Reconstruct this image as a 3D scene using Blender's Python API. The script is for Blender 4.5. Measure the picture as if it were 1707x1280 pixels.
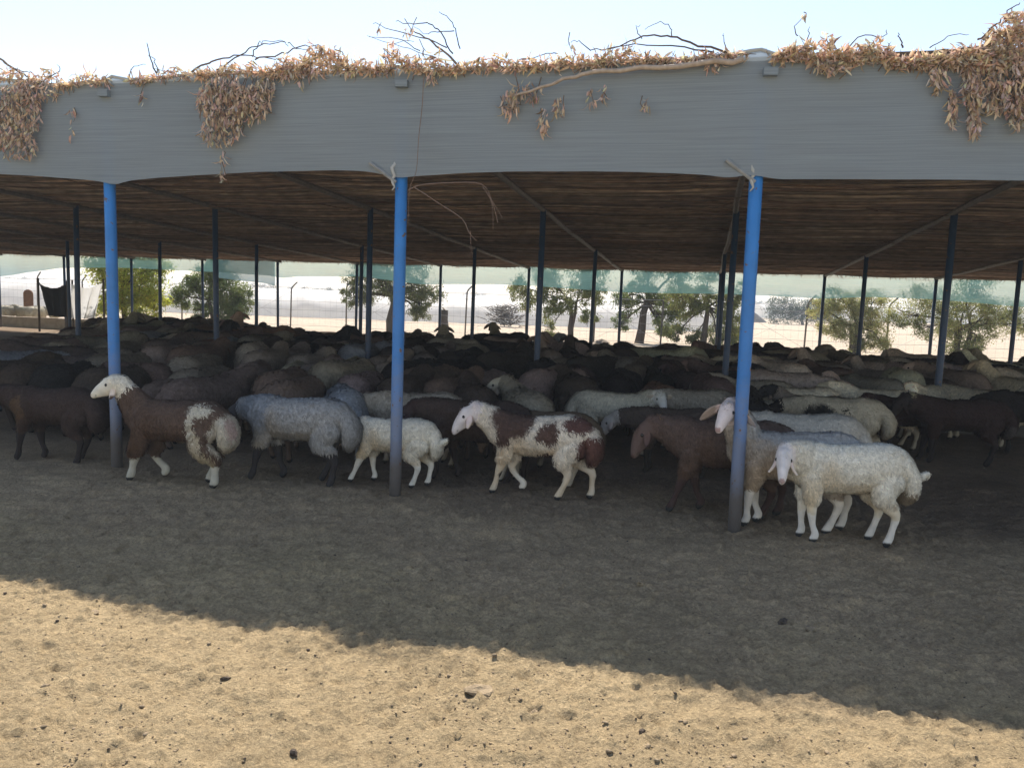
import bpy, bmesh, math, random
import numpy as np
from mathutils import Vector, Matrix
rng = np.random.default_rng(7); random.seed(7)
R = math.radians
scene = bpy.context.scene
COL = scene.collection
for o in list(bpy.data.objects): bpy.data.objects.remove(o)

# ---------------------------------------------------------------- camera, sky, sun, exposure
F, PITCH, ROLL, H = 1303.6, 0.10970, 0.03543, 1.6
cd = bpy.data.cameras.new('camera'); cam = bpy.data.objects.new('camera', cd); COL.objects.link(cam)
cd.sensor_width = 36; cd.lens = F / 1707 * 36; cd.clip_end = 3000; cd.clip_start = .05
fwd = Vector((0, math.cos(PITCH), -math.sin(PITCH))); upp = Vector((0, math.sin(PITCH), math.cos(PITCH))); rgt = Vector((1, 0, 0))
xr = rgt * math.cos(ROLL) - upp.cross(Vector((0, 0, 0)))
xr = rgt * math.cos(ROLL) + upp * math.sin(ROLL)
yr = upp * math.cos(ROLL) - rgt * math.sin(ROLL)
cam.matrix_world = Matrix(((xr.x, yr.x, -fwd.x, 0), (xr.y, yr.y, -fwd.y, 0), (xr.z, yr.z, -fwd.z, H), (0, 0, 0, 1)))
scene.camera = cam

X0, Y0, TH, SP = 1.6379, 5.4992, 0.24026, 2.6171       # shed frame: u along the front row of posts, v to the back
UX, UY, VX, VY = math.cos(TH), -math.sin(TH), math.sin(TH), math.cos(TH)
ROWS = [0, 5.2546, 10.62, 15.967]
def S(u, v, z=0.0): return Vector((X0 + UX * u + VX * v, Y0 + UY * u + VY * v, z))
def suv(x, y):
    dx, dy = x - X0, y - Y0
    return dx * UX + dy * UY, dx * VX + dy * VY
def ray(px, py):
    a = (px - 853.5) / F; b = -(py - 640) / F
    return xr * a + yr * b + fwd
def ground_at(px, py, z=0.0):
    r = ray(px, py); t = (z - H) / r.z
    return Vector((r.x * t, r.y * t, z))
def on_front(px, py, v=0.0):                            # point of the shed's plane v = const seen at this place
    r = ray(px, py); d0 = S(0, v) ; n = Vector((VX, VY, 0))
    t = (d0.dot(n)) / r.dot(n); p = r * t
    return Vector((p.x, p.y, p.z + H))
def far_at(px, py, D):
    r = ray(px, py); t = D / r.y
    return Vector((r.x * t, D, H + r.z * t))

SUN_EL, SUN_AZ_OFF = R(52.8), R(-20)                      # behind the shed, a little to the left
sd = (Vector((VX, VY, 0)) * math.cos(SUN_AZ_OFF) + Vector((UX, UY, 0)) * math.sin(SUN_AZ_OFF))
sundir = Vector((sd.x * math.cos(SUN_EL), sd.y * math.cos(SUN_EL), math.sin(SUN_EL)))
ld = bpy.data.lights.new('sun', 'SUN'); ld.energy = 2.42; ld.angle = R(0.6); ld.color = (1, .94, .86)
lo = bpy.data.objects.new('sun', ld); COL.objects.link(lo); lo.rotation_euler = sundir.to_track_quat('Z', 'Y').to_euler(); lo.location = (0, 0, 30)
w = bpy.data.worlds.new('World'); scene.world = w; w.use_nodes = True
nt = w.node_tree; bg = nt.nodes['Background']; sk = nt.nodes.new('ShaderNodeTexSky'); sk.sky_type = 'NISHITA'
sk.sun_disc = False; sk.sun_elevation = SUN_EL; sk.sun_rotation = math.atan2(sundir.x, sundir.y)
sk.air_density = 1.0; sk.dust_density = .25; sk.ozone_density = 3.2; sk.altitude = 0
wb = nt.nodes.new('ShaderNodeMix'); wb.data_type = 'RGBA'; wb.blend_type = 'MULTIPLY'; wb.inputs[0].default_value = 1; wb.inputs[7].default_value = (1.21, 1.0, .84, 1)   # the camera's warm white balance
nt.links.new(sk.outputs[0], wb.inputs[6]); nt.links.new(wb.outputs[2], bg.inputs[0]); bg.inputs[1].default_value = 0.070
scene.view_settings.view_transform = 'Standard'; scene.view_settings.look = 'None'
scene.view_settings.gamma = 1; scene.view_settings.exposure = 1.92
scene.cycles.max_bounces = 8; scene.cycles.diffuse_bounces = 4; scene.cycles.transparent_max_bounces = 12
scene.cycles.use_denoising = True

# ---------------------------------------------------------------- helpers
def tag(o, label=None, cat=None, group=None, kind=None):
    if label: o['label'] = label
    if cat: o['category'] = cat
    if group: o['group'] = group
    if kind: o['kind'] = kind
    return o
def empty(name, loc=(0, 0, 0), rz=0):
    o = bpy.data.objects.new(name, None); COL.objects.link(o); o.location = loc; o.rotation_euler.z = rz; o.empty_display_size = .1
    return o
def obj(name, me, mat=None, parent=None):
    o = bpy.data.objects.new(name, me); COL.objects.link(o)
    if mat is not None and not me.materials: me.materials.append(mat)
    if parent: o.parent = parent
    return o
class MB:
    def __init__(s): s.v = []; s.f = []; s.c = []
    def add(s, vs, fs, col=None):
        n = len(s.v); s.v += [tuple(q) for q in vs]; s.f += [tuple(i + n for i in f) for f in fs]
        if col is not None: s.c += [col] * len(vs)
    def tube(s, pts, rad, n=8, col=None, caps=True, ell=None):
        pts = [Vector(p) for p in pts]; m = len(pts)
        if not hasattr(rad, '__len__'): rad = [rad] * m
        vs = []; fs = []; prev = None
        for i, p in enumerate(pts):
            d = (pts[min(i + 1, m - 1)] - pts[max(i - 1, 0)]).normalized()
            if prev is None:
                a = d.cross(Vector((0, 0, 1)) if abs(d.z) < .9 else Vector((1, 0, 0))).normalized()
            else: a = (prev - d * prev.dot(d)).normalized()
            prev = a; b = d.cross(a)
            for k in range(n):
                t = 2 * math.pi * k / n; vs.append(p + (a * math.cos(t) + b * math.sin(t)) * rad[i])
        for i in range(m - 1):
            for k in range(n):
                fs.append((i * n + k, i * n + (k + 1) % n, (i + 1) * n + (k + 1) % n, (i + 1) * n + k))
        if caps: fs.append(tuple(range(n))[::-1]); fs.append(tuple((m - 1) * n + k for k in range(n)))
        s.add(vs, fs, col)
    def box(s, c, sx, sy, sz, rz=0, col=None):
        ca, sa = math.cos(rz), math.sin(rz); vs = []
        for dz in (-1, 1):
            for dx, dy in ((-1, -1), (1, -1), (1, 1), (-1, 1)):
                x, y = dx * sx / 2, dy * sy / 2
                vs.append((c[0] + x * ca - y * sa, c[1] + x * sa + y * ca, c[2] + dz * sz / 2))
        s.add(vs, [(3, 2, 1, 0), (4, 5, 6, 7), (0, 1, 5, 4), (1, 2, 6, 5), (2, 3, 7, 6), (3, 0, 4, 7)], col)
    def build(s, name, mat, parent=None, smooth=False):
        me = bpy.data.meshes.new(name); me.from_pydata(s.v, [], s.f); me.update()
        if s.c: setcol(me, np.array([(*c, 1.0) for c in s.c], np.float32))
        if smooth: me.polygons.foreach_set('use_smooth', [True] * len(me.polygons))
        return obj(name, me, mat, parent)
def setcol(me, arr):
    a = me.color_attributes.new('Col', 'FLOAT_COLOR', 'POINT'); a.data.foreach_set('color', np.ascontiguousarray(arr, np.float32).ravel())
def _h(ix, iy, iz, seed):
    n = (ix * 374761393 + iy * 668265263 + iz * 2147483647 + seed * 1274126177) & 0xffffffff
    n = ((n ^ (n >> 13)) * 1274126177) & 0xffffffff
    n = ((n ^ (n >> 16)) * 2246822519) & 0xffffffff
    return ((n ^ (n >> 15)) & 0xffffff) / 16777215.0
def vnoise(P, freq, seed=0):                            # value noise in -1..1, P is (n, 3)
    q = np.asarray(P, np.float64) * freq; i = np.floor(q).astype(np.int64); f = q - i; f = f * f * (3 - 2 * f); r = 0
    for a in (0, 1):
        for b in (0, 1):
            for c in (0, 1):
                wgt = (f[:, 0] if a else 1 - f[:, 0]) * (f[:, 1] if b else 1 - f[:, 1]) * (f[:, 2] if c else 1 - f[:, 2])
                r = r + wgt * _h(i[:, 0] + a, i[:, 1] + b, i[:, 2] + c, seed)
    return r * 2 - 1

# materials
def mat(name, base=(.5, .5, .5), rough=.8, attr=False, objcol=False, noise=0, nscale=20, bump=0, bscale=60, metal=0, spec=.3, base2=None, n2=(.4, .6), stretch=None, world=False, thr=None):
    m = bpy.data.materials.new(name); m.use_nodes = True; N = m.node_tree.nodes; L = m.node_tree.links; b = N['Principled BSDF']
    b.inputs['Roughness'].default_value = rough; b.inputs['Metallic'].default_value = metal; b.inputs['Specular IOR Level'].default_value = spec
    if world: tc = N.new('ShaderNodeNewGeometry').outputs['Position']
    else: tc = N.new('ShaderNodeTexCoord').outputs['Object']
    if stretch:
        mp = N.new('ShaderNodeMapping'); mp.inputs['Scale'].default_value = stretch; L.new(tc, mp.inputs[0]); tc = mp.outputs[0]
    cur = None
    def rgb(c):
        n = N.new('ShaderNodeRGB'); n.outputs[0].default_value = (*c, 1); return n.outputs[0]
    if attr:
        a = N.new('ShaderNodeVertexColor'); a.layer_name = 'Col'; cur = a.outputs[0]
    else: cur = rgb(base)
    def mix(t, fac, A, B):
        n = N.new('ShaderNodeMix'); n.data_type = 'RGBA'; n.blend_type = t; n.inputs[0].default_value = 1
        if hasattr(fac, 'node'): L.new(fac, n.inputs[0])
        else: n.inputs[0].default_value = fac
        L.new(A, n.inputs[6]); L.new(B, n.inputs[7]); return n.outputs[2]
    if base2 is not None:
        nz = N.new('ShaderNodeTexNoise'); nz.inputs['Scale'].default_value = nscale * .35; nz.inputs['Detail'].default_value = 6; nz.inputs['Roughness'].default_value = .65; L.new(tc, nz.inputs[0])
        rp = N.new('ShaderNodeMapRange'); rp.inputs[1].default_value = n2[0]; rp.inputs[2].default_value = n2[1]; L.new(nz.outputs[0], rp.inputs[0])
        cur = mix('MIX', rp.outputs[0], cur, rgb(base2))
    if objcol:
        oi = N.new('ShaderNodeObjectInfo'); cur = mix('MULTIPLY', 1.0, cur, oi.outputs['Color'])
    if noise:
        nz = N.new('ShaderNodeTexNoise'); nz.inputs['Scale'].default_value = nscale; nz.inputs['Detail'].default_value = 5; L.new(tc, nz.inputs[0])
        rp = N.new('ShaderNodeMapRange'); rp.inputs[1].default_value = .3; rp.inputs[2].default_value = .7; rp.inputs[3].default_value = 1 - noise; rp.inputs[4].default_value = 1 + noise
        L.new(nz.outputs[0], rp.inputs[0]); hs = N.new('ShaderNodeHueSaturation'); L.new(rp.outputs[0], hs.inputs['Value']); L.new(cur, hs.inputs['Color']); cur = hs.outputs[0]
    L.new(cur, b.inputs['Base Color'])
    if bump:
        nz = N.new('ShaderNodeTexNoise'); nz.inputs['Scale'].default_value = bscale; nz.inputs['Detail'].default_value = 6; L.new(tc, nz.inputs[0])
        bp = N.new('ShaderNodeBump'); bp.inputs['Strength'].default_value = bump; bp.inputs['Distance'].default_value = .02; L.new(nz.outputs[0], bp.inputs['Height']); L.new(bp.outputs[0], b.inputs['Normal'])
    return m
M = {}
M['wool'] = mat('wool', attr=True, objcol=True, rough=.95, noise=.18, nscale=30, spec=.1)
M['skin'] = mat('short_hair', attr=True, objcol=True, rough=.8, noise=.12, nscale=14, spec=.2, bump=.35, bscale=90)
M['eye'] = mat('eye', (.012, .009, .006), rough=.15, spec=.6)
M['leaf_dry'] = mat('dry_leaf', attr=True, rough=.75, spec=.2)
M['leaf'] = mat('green_leaf', attr=True, rough=.6, spec=.3)
for k_ in ('leaf', 'leaf_dry'):
    N_ = M[k_].node_tree.nodes; L_k = M[k_].node_tree.links; p_ = N_['Principled BSDF']; t_ = N_.new('ShaderNodeBsdfTranslucent'); L_k.new(p_.inputs['Base Color'].links[0].from_socket, t_.inputs[0])
    x_ = N_.new('ShaderNodeMixShader'); x_.inputs[0].default_value = .42 if k_ == 'leaf' else .35; L_k.new(p_.outputs[0], x_.inputs[1]); L_k.new(t_.outputs[0], x_.inputs[2]); L_k.new(x_.outputs[0], N_['Material Output'].inputs[0])
M['bark'] = mat('bark', (.085, .065, .05), rough=.9, noise=.35, nscale=25, bump=.5)
M['twig'] = mat('dry_twig', attr=True, rough=.85, noise=.2, nscale=30)
M['reed'] = mat('reed', attr=True, rough=.9, noise=.35, nscale=6, stretch=(1, 1, 1))
M['sun_block'] = mat('sun_block_sheet', (.10, .075, .06), rough=.95, noise=.3)
M['steel'] = mat('grey_steel', (.16, .15, .14), rough=.6, noise=.25, nscale=15)
M['bracket'] = mat('bracket_steel', (.25, .26, .26), rough=.5, noise=.2)
M['concrete'] = mat('concrete', (.34, .29, .23), rough=.95, noise=.2, nscale=6, bump=.3)
M['conc_post'] = mat('fence_post', (.12, .11, .10), rough=.9, noise=.25, nscale=8)
M['wire'] = mat('wire', (.32, .31, .30), rough=.6)
M['plastic'] = mat('white_plastic_cover', (.86, .85, .82), rough=.6, noise=.05, nscale=.8, world=True, base2=(.80, .78, .74), n2=(.5, .8))
N_ = M['plastic'].node_tree.nodes; L_k = M['plastic'].node_tree.links; p_ = N_['Principled BSDF']; t_ = N_.new('ShaderNodeBsdfTranslucent'); L_k.new(p_.inputs['Base Color'].links[0].from_socket, t_.inputs[0])
x_ = N_.new('ShaderNodeMixShader'); x_.inputs[0].default_value = .55; L_k.new(p_.outputs[0], x_.inputs[1]); L_k.new(t_.outputs[0], x_.inputs[2]); L_k.new(x_.outputs[0], N_['Material Output'].inputs[0])
M['tarp_dark'] = mat('dark_tarp', (.03, .032, .037), rough=.7, bump=.3, bscale=6)
M['tarp_white'] = None
M['dirt'] = mat('dirt', (.17, .135, .10), rough=.95, noise=.3, nscale=4, bump=.6, bscale=12)
M['dirt_dark'] = mat('grey_dirt', (.09, .085, .08), rough=.95, noise=.3, nscale=4, bump=.6, bscale=12)
M['clod'] = mat('clod', (.26, .195, .12), rough=.95, noise=.3, nscale=30, bump=.6, bscale=60)
M['dung'] = mat('dung', (.075, .056, .04), rough=.9, noise=.4, nscale=40, bump=.6, bscale=80)
M['rust'] = mat('rusty_board', (.16, .085, .05), rough=.9, noise=.3)
M['cloth'] = mat('white_rag', (.42, .43, .42), rough=.8)
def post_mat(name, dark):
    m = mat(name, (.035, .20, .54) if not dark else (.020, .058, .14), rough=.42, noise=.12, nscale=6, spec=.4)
    N = m.node_tree.nodes; L = m.node_tree.links; b = N['Principled BSDF']; src = b.inputs['Base Color'].links[0].from_socket
    tc = N.new('ShaderNodeTexCoord'); nz = N.new('ShaderNodeTexNoise'); nz.inputs['Scale'].default_value = 7; nz.inputs['Detail'].default_value = 8; nz.inputs['Roughness'].default_value = .7; L.new(tc.outputs['Object'], nz.inputs[0])
    sp = N.new('ShaderNodeSeparateXYZ'); L.new(tc.outputs['Object'], sp.inputs[0])
    def band(z0, z1, amp, c, cur):
        a = N.new('ShaderNodeMath'); a.operation = 'MULTIPLY_ADD'; L.new(nz.outputs[0], a.inputs[0]); a.inputs[1].default_value = amp; L.new(sp.outputs[2], a.inputs[2])
        r = N.new('ShaderNodeMapRange'); r.inputs[1].default_value = z0 + amp * .5; r.inputs[2].default_value = z1 + amp * .5; r.inputs[3].default_value = 1; r.inputs[4].default_value = 0; L.new(a.outputs[0], r.inputs[0])
        x = N.new('ShaderNodeMix'); x.data_type = 'RGBA'; L.new(r.outputs[0], x.inputs[0]); L.new(cur, x.inputs[6]); x.inputs[7].default_value = (*c, 1); return x.outputs[2]
    cur = band(.62, 1.12, 1.0, (.17, .21, .31) if not dark else (.06, .08, .13), src)
    cur = band(.22, .50, .4, (.15, .135, .13), cur)
    # rust flecks
    n2 = N.new('ShaderNodeTexNoise'); n2.inputs['Scale'].default_value = 22; n2.inputs['Detail'].default_value = 4; L.new(tc.outputs['Object'], n2.inputs[0])
    r = N.new('ShaderNodeMapRange'); r.inputs[1].default_value = .64; r.inputs[2].default_value = .69; L.new(n2.outputs[0], r.inputs[0])
    x = N.new('ShaderNodeMix'); x.data_type = 'RGBA'; L.new(r.outputs[0], x.inputs[0]); L.new(cur, x.inputs[6]); x.inputs[7].default_value = (.16, .10, .07, 1)
    L.new(x.outputs[2], b.inputs['Base Color']); return m
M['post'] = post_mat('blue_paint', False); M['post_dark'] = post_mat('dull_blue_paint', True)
def net_mat(name, c, alpha, transl, streak):
    m = bpy.data.materials.new(name); m.use_nodes = True; N = m.node_tree.nodes; L = m.node_tree.links; N.remove(N['Principled BSDF']); out = N['Material Output']
    tc = N.new('ShaderNodeTexCoord'); mp = N.new('ShaderNodeMapping'); mp.inputs['Scale'].default_value = (.35, .35, 42); L.new(tc.outputs['Object'], mp.inputs[0])
    nz = N.new('ShaderNodeTexNoise'); nz.inputs['Scale'].default_value = 3; nz.inputs['Detail'].default_value = 8; nz.inputs['Roughness'].default_value = .7; L.new(mp.outputs[0], nz.inputs[0])
    n2 = N.new('ShaderNodeTexNoise'); n2.inputs['Scale'].default_value = 1.3; n2.inputs['Detail'].default_value = 4; L.new(tc.outputs['Object'], n2.inputs[0])
    ad = N.new('ShaderNodeMath'); ad.operation = 'MULTIPLY_ADD'; L.new(n2.outputs[0], ad.inputs[0]); ad.inputs[1].default_value = .6; L.new(nz.outputs[0], ad.inputs[2])
    rp = N.new('ShaderNodeMapRange'); rp.inputs[1].default_value = .5; rp.inputs[2].default_value = 1.1; rp.inputs[3].default_value = 1 - streak; rp.inputs[4].default_value = 1 + streak; L.new(ad.outputs[0], rp.inputs[0])
    hs = N.new('ShaderNodeHueSaturation'); hs.inputs['Color'].default_value = (*c, 1); L.new(rp.outputs[0], hs.inputs['Value'])
    d = N.new('ShaderNodeBsdfDiffuse'); t = N.new('ShaderNodeBsdfTranslucent'); L.new(hs.outputs[0], d.inputs[0]); L.new(hs.outputs[0], t.inputs[0])
    m1 = N.new('ShaderNodeMixShader'); m1.inputs[0].default_value = transl; L.new(d.outputs[0], m1.inputs[1]); L.new(t.outputs[0], m1.inputs[2])
    tr = N.new('ShaderNodeBsdfTransparent'); m2 = N.new('ShaderNodeMixShader')
    r2 = N.new('ShaderNodeMapRange'); r2.inputs[1].default_value = .35; r2.inputs[2].default_value = .65; r2.inputs[3].default_value = alpha - .12; r2.inputs[4].default_value = min(1, alpha + .08); L.new(nz.outputs[0], r2.inputs[0])
    L.new(r2.outputs[0], m2.inputs[0]); L.new(tr.outputs[0], m2.inputs[1]); L.new(m1.outputs[0], m2.inputs[2]); L.new(m2.outputs[0], out.inputs[0]); return m
M['net_front'] = net_mat('grey_shade_net', (.295, .345, .385), .93, .25, .07)
M['net_rear'] = net_mat('teal_shade_net', (.15, .30, .30), .74, .36, .25)
M['tarp_white'] = net_mat('white_tarp', (.72, .71, .69), 1.1, .5, .04)
M['net_dark'] = net_mat('slate_shade_net', (.10, .17, .19), .80, .5, .12)
def ground_mat():
    m = bpy.data.materials.new('earth'); m.use_nodes = True; N = m.node_tree.nodes; L = m.node_tree.links; b = N['Principled BSDF']; b.inputs['Roughness'].default_value = .97; b.inputs['Specular IOR Level'].default_value = .1
    a = N.new('ShaderNodeVertexColor'); a.layer_name = 'Col'; g = N.new('ShaderNodeNewGeometry')
    cur = a.outputs[0]
    for sc_, lo_, hi_, v0, v1 in ((.9, .35, .65, .88, 1.1), (9, .3, .7, .82, 1.15), (60, .3, .7, .66, 1.26), (260, .3, .7, .7, 1.25)):
        n = N.new('ShaderNodeTexNoise'); n.inputs['Scale'].default_value = sc_; n.inputs['Detail'].default_value = 5; n.inputs['Roughness'].default_value = .65; L.new(g.outputs[0], n.inputs[0])
        r = N.new('ShaderNodeMapRange'); r.inputs[1].default_value = lo_; r.inputs[2].default_value = hi_; r.inputs[3].default_value = v0; r.inputs[4].default_value = v1; L.new(n.outputs[0], r.inputs[0])
        h = N.new('ShaderNodeHueSaturation'); L.new(r.outputs[0], h.inputs['Value']); L.new(cur, h.inputs['Color']); cur = h.outputs[0]
    # dark dung specks trodden into the surface
    v = N.new('ShaderNodeTexVoronoi'); v.inputs['Scale'].default_value = 26; L.new(g.outputs[0], v.inputs[0])
    n = N.new('ShaderNodeTexNoise'); n.inputs['Scale'].default_value = 3.2; n.inputs['Detail'].default_value = 3; L.new(g.outputs[0], n.inputs[0])
    s = N.new('ShaderNodeMath'); s.operation = 'MULTIPLY_ADD'; L.new(n.outputs[0], s.inputs[0]); s.inputs[1].default_value = -.5; L.new(v.outputs['Distance'], s.inputs[2])
    r = N.new('ShaderNodeMapRange'); r.inputs[1].default_value = -.22; r.inputs[2].default_value = -.10; r.inputs[3].default_value = .55; r.inputs[4].default_value = 0; L.new(s.outputs[0], r.inputs[0])
    x = N.new('ShaderNodeMix'); x.data_type = 'RGBA'; L.new(r.outputs[0], x.inputs[0]); L.new(cur, x.inputs[6]); x.inputs[7].default_value = (.07, .05, .035, 1); L.new(x.outputs[2], b.inputs['Base Color'])
    n1 = N.new('ShaderNodeTexNoise'); n1.inputs['Scale'].default_value = 45; n1.inputs['Detail'].default_value = 8; n1.inputs['Roughness'].default_value = .75; L.new(g.outputs[0], n1.inputs[0])
    bp = N.new('ShaderNodeBump'); bp.inputs['Strength'].default_value = 1.0; bp.inputs['Distance'].default_value = .035; L.new(n1.outputs[0], bp.inputs['Height']); L.new(bp.outputs[0], b.inputs['Normal']); return m
M['ground'] = ground_mat()

# ---------------------------------------------------------------- ground
GRID = {}
def gz(x, y):                                           # height of the uneven ground
    xs, ys, Z = GRID['g']; i = min(max(np.searchsorted(xs, x), 1), len(xs) - 1); j = min(max(np.searchsorted(ys, y), 1), len(ys) - 1)
    return float(Z[j - 1:j + 1, i - 1:i + 1].mean())
def build_ground():
    def axis(segs):
        out = []
        for a, b_, s in segs: out += list(np.arange(a, b_, s))
        return out
    xs = [-1500, -900, -500, -300, -180, -110, -70, -45, -30, -22, -16, -12, -9.5, -7.5] + axis([(-6, -3.4, .05), (-3.4, 3.4, .0145), (3.4, 6.4, .05)]) + [7, 8, 9.5, 12, 16, 22, 30, 45, 70, 110, 180, 300, 500, 900, 1500]
    ys = [-60, -20, -8, -3, 0, 1] + axis([(1.6, 4.6, .0125), (4.6, 7, .03), (7, 10, .08), (10, 24, .4), (24, 60, 2)]) + [60, 80, 110, 160, 240, 400, 700, 1200, 2200]
    xs = np.array(xs); ys = np.array(ys); X, Y = np.meshgrid(xs, ys); P = np.stack([X.ravel(), Y.ravel(), np.zeros(X.size)], 1)
    z = .018 * vnoise(P, 1.3, 1) + .012 * vnoise(P, 4, 2)
    fine = (np.abs(P[:, 0]) < 6.3) & (P[:, 1] > 1.5) & (P[:, 1] < 9)
    Q = P[fine]; e = .0085 * vnoise(Q, 7, 3) + .0085 * vnoise(Q, 15, 4) + .0075 * vnoise(Q, 31, 7) + .005 * vnoise(Q, 55, 17)
    big = vnoise(Q, 34, 5); e += np.maximum(big - .15, 0) * .020; e -= np.maximum(vnoise(Q, 17, 6) - .55, 0) * .03
    hp_ = np.random.default_rng(4); xi = np.searchsorted(xs, -6.3); gx = np.unique(Q[:, 0]); gy = np.unique(Q[:, 1]); E2 = e.reshape(len(gy), len(gx))
    for k in range(1500):
        cx, cy = hp_.uniform(-4.5, 4.5), 1.7 + 5.5 * hp_.random() ** 1.3; a = hp_.uniform(0, 3.14); dp = hp_.uniform(.004, .013); rl, rs = hp_.uniform(.035, .055), hp_.uniform(.022, .032)
        i0, i1 = np.searchsorted(gx, [cx - .1, cx + .1]); j0, j1 = np.searchsorted(gy, [cy - .1, cy + .1])
        if i1 <= i0 or j1 <= j0: continue
        XX, YY = np.meshgrid(gx[i0:i1] - cx, gy[j0:j1] - cy); A_ = (XX * math.cos(a) + YY * math.sin(a)) / rl; B_ = (-XX * math.sin(a) + YY * math.cos(a)) / rs; d_ = np.sqrt(A_ * A_ + B_ * B_)
        E2[j0:j1, i0:i1] += -dp * np.clip(1.25 - d_, 0, .5) * 2 + dp * .5 * np.exp(-((d_ - 1.35) / .25) ** 2)
    e = E2.ravel()
    z[fine] += e * np.clip((9 - Q[:, 1]) / 3, .2, 1)
    far = np.clip((np.hypot(P[:, 0], P[:, 1]) - 40) / 40, 0, 1); z = z * (1 - far)
    P[:, 2] = z - z[fine].mean(); GRID['g'] = (xs, ys, P[:, 2].reshape(len(ys), len(xs)).copy())
    # earth colours: trampled dung inside the shed, straw-coloured yard, pale sand beyond the back wall
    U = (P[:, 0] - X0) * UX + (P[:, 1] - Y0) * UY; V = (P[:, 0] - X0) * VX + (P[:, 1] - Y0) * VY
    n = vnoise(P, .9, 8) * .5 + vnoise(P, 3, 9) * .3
    yard = np.array([.50, .375, .215]); mid = np.array([.52, .38, .23]); shed = np.array([.25, .180, .122]); sand = np.array([.52, .42, .31])  # mid: yard earth painted slightly lighter where the shed's shadow falls
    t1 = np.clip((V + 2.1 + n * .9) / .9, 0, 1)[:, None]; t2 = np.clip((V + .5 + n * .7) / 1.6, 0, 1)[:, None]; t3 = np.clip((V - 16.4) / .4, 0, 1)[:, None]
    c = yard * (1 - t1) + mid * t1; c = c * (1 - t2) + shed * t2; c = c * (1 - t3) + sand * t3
    nx, ny = len(xs), len(ys); idx = np.arange(nx * ny).reshape(ny, nx)
    faces = np.stack([idx[:-1, :-1], idx[:-1, 1:], idx[1:, 1:], idx[1:, :-1]], -1).reshape(-1, 4)
    me = bpy.data.meshes.new('ground'); me.vertices.add(len(P)); me.vertices.foreach_set('co', P.ravel())
    me.loops.add(faces.size); me.loops.foreach_set('vertex_index', faces.ravel()); me.polygons.add(len(faces)); me.polygons.foreach_set('loop_start', np.arange(0, faces.size, 4))
    me.update(); me.polygons.foreach_set('use_smooth', [True] * len(faces))
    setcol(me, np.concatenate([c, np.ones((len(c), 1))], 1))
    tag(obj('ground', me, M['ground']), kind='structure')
build_ground()

# ---------------------------------------------------------------- shed
def roof_z(v): return 3.14 - .045 * v + .0004 * v * v
shed = empty('livestock_shed', S(0, 0)); shed.rotation_euler.z = -TH
tag(shed, 'long open sheep shelter with brushwood roof, blue pipe posts and grey net valance', 'shed')
def L_(u, v, z=0): return Vector((u, v, z))             # inside the shed's own frame
def front_uz(px, py):
    p = on_front(px, py, -.06); u, v = suv(p.x, p.y); return u, p.z
def make_posts():
    prev = {}
    rad = [.047, .043, .04, .04]
    cols = [range(-3, 2), range(-6, 3), range(-8, 4), range(-11, 6)]
    for r in range(4):
        for c in cols[r]:
            key = (r == 0)
            if (r,) not in prev:
                b = MB(); h = roof_z(ROWS[r]) - .06
                b.tube([(0, 0, -.05), (0, 0, .4), (0, 0, 1.0), (0, 0, 1.6), (0, 0, h)], rad[r], 16)
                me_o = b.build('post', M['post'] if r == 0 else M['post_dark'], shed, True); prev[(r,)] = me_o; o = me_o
            else:
                o = prev[(r,)].copy(); COL.objects.link(o)
            jx, jy = (random.uniform(-.02, .02), random.uniform(-.02, .02)) if r else (0, 0)
            o.location = (c * SP + jx, ROWS[r] + jy, 0); o.rotation_euler = (random.uniform(-.006, .006), random.uniform(-.006, .006), random.uniform(0, 6))
            if r == 0: o['label'] = 'bright blue front post, scuffed grey and rusty at the foot'
make_posts()
for c in range(-11, 6):                                  # rafters front to back under the brushwood
    b = MB(); pts = [(c * SP + random.uniform(-.02, .02), v, roof_z(v) - .075) for v in np.linspace(-.02, 16.1, 12)]
    b.tube(pts, .036, 6); b.build('rafter', M['steel'], shed)
b = MB()
for r in (0, 3):
    b = MB(); b.tube([(-30, ROWS[r] - .03, roof_z(ROWS[r]) - .02), (13, ROWS[r] - .03, roof_z(ROWS[r]) - .02)], .028, 6); b.build('edge_pipe', M['steel'], shed)
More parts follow.
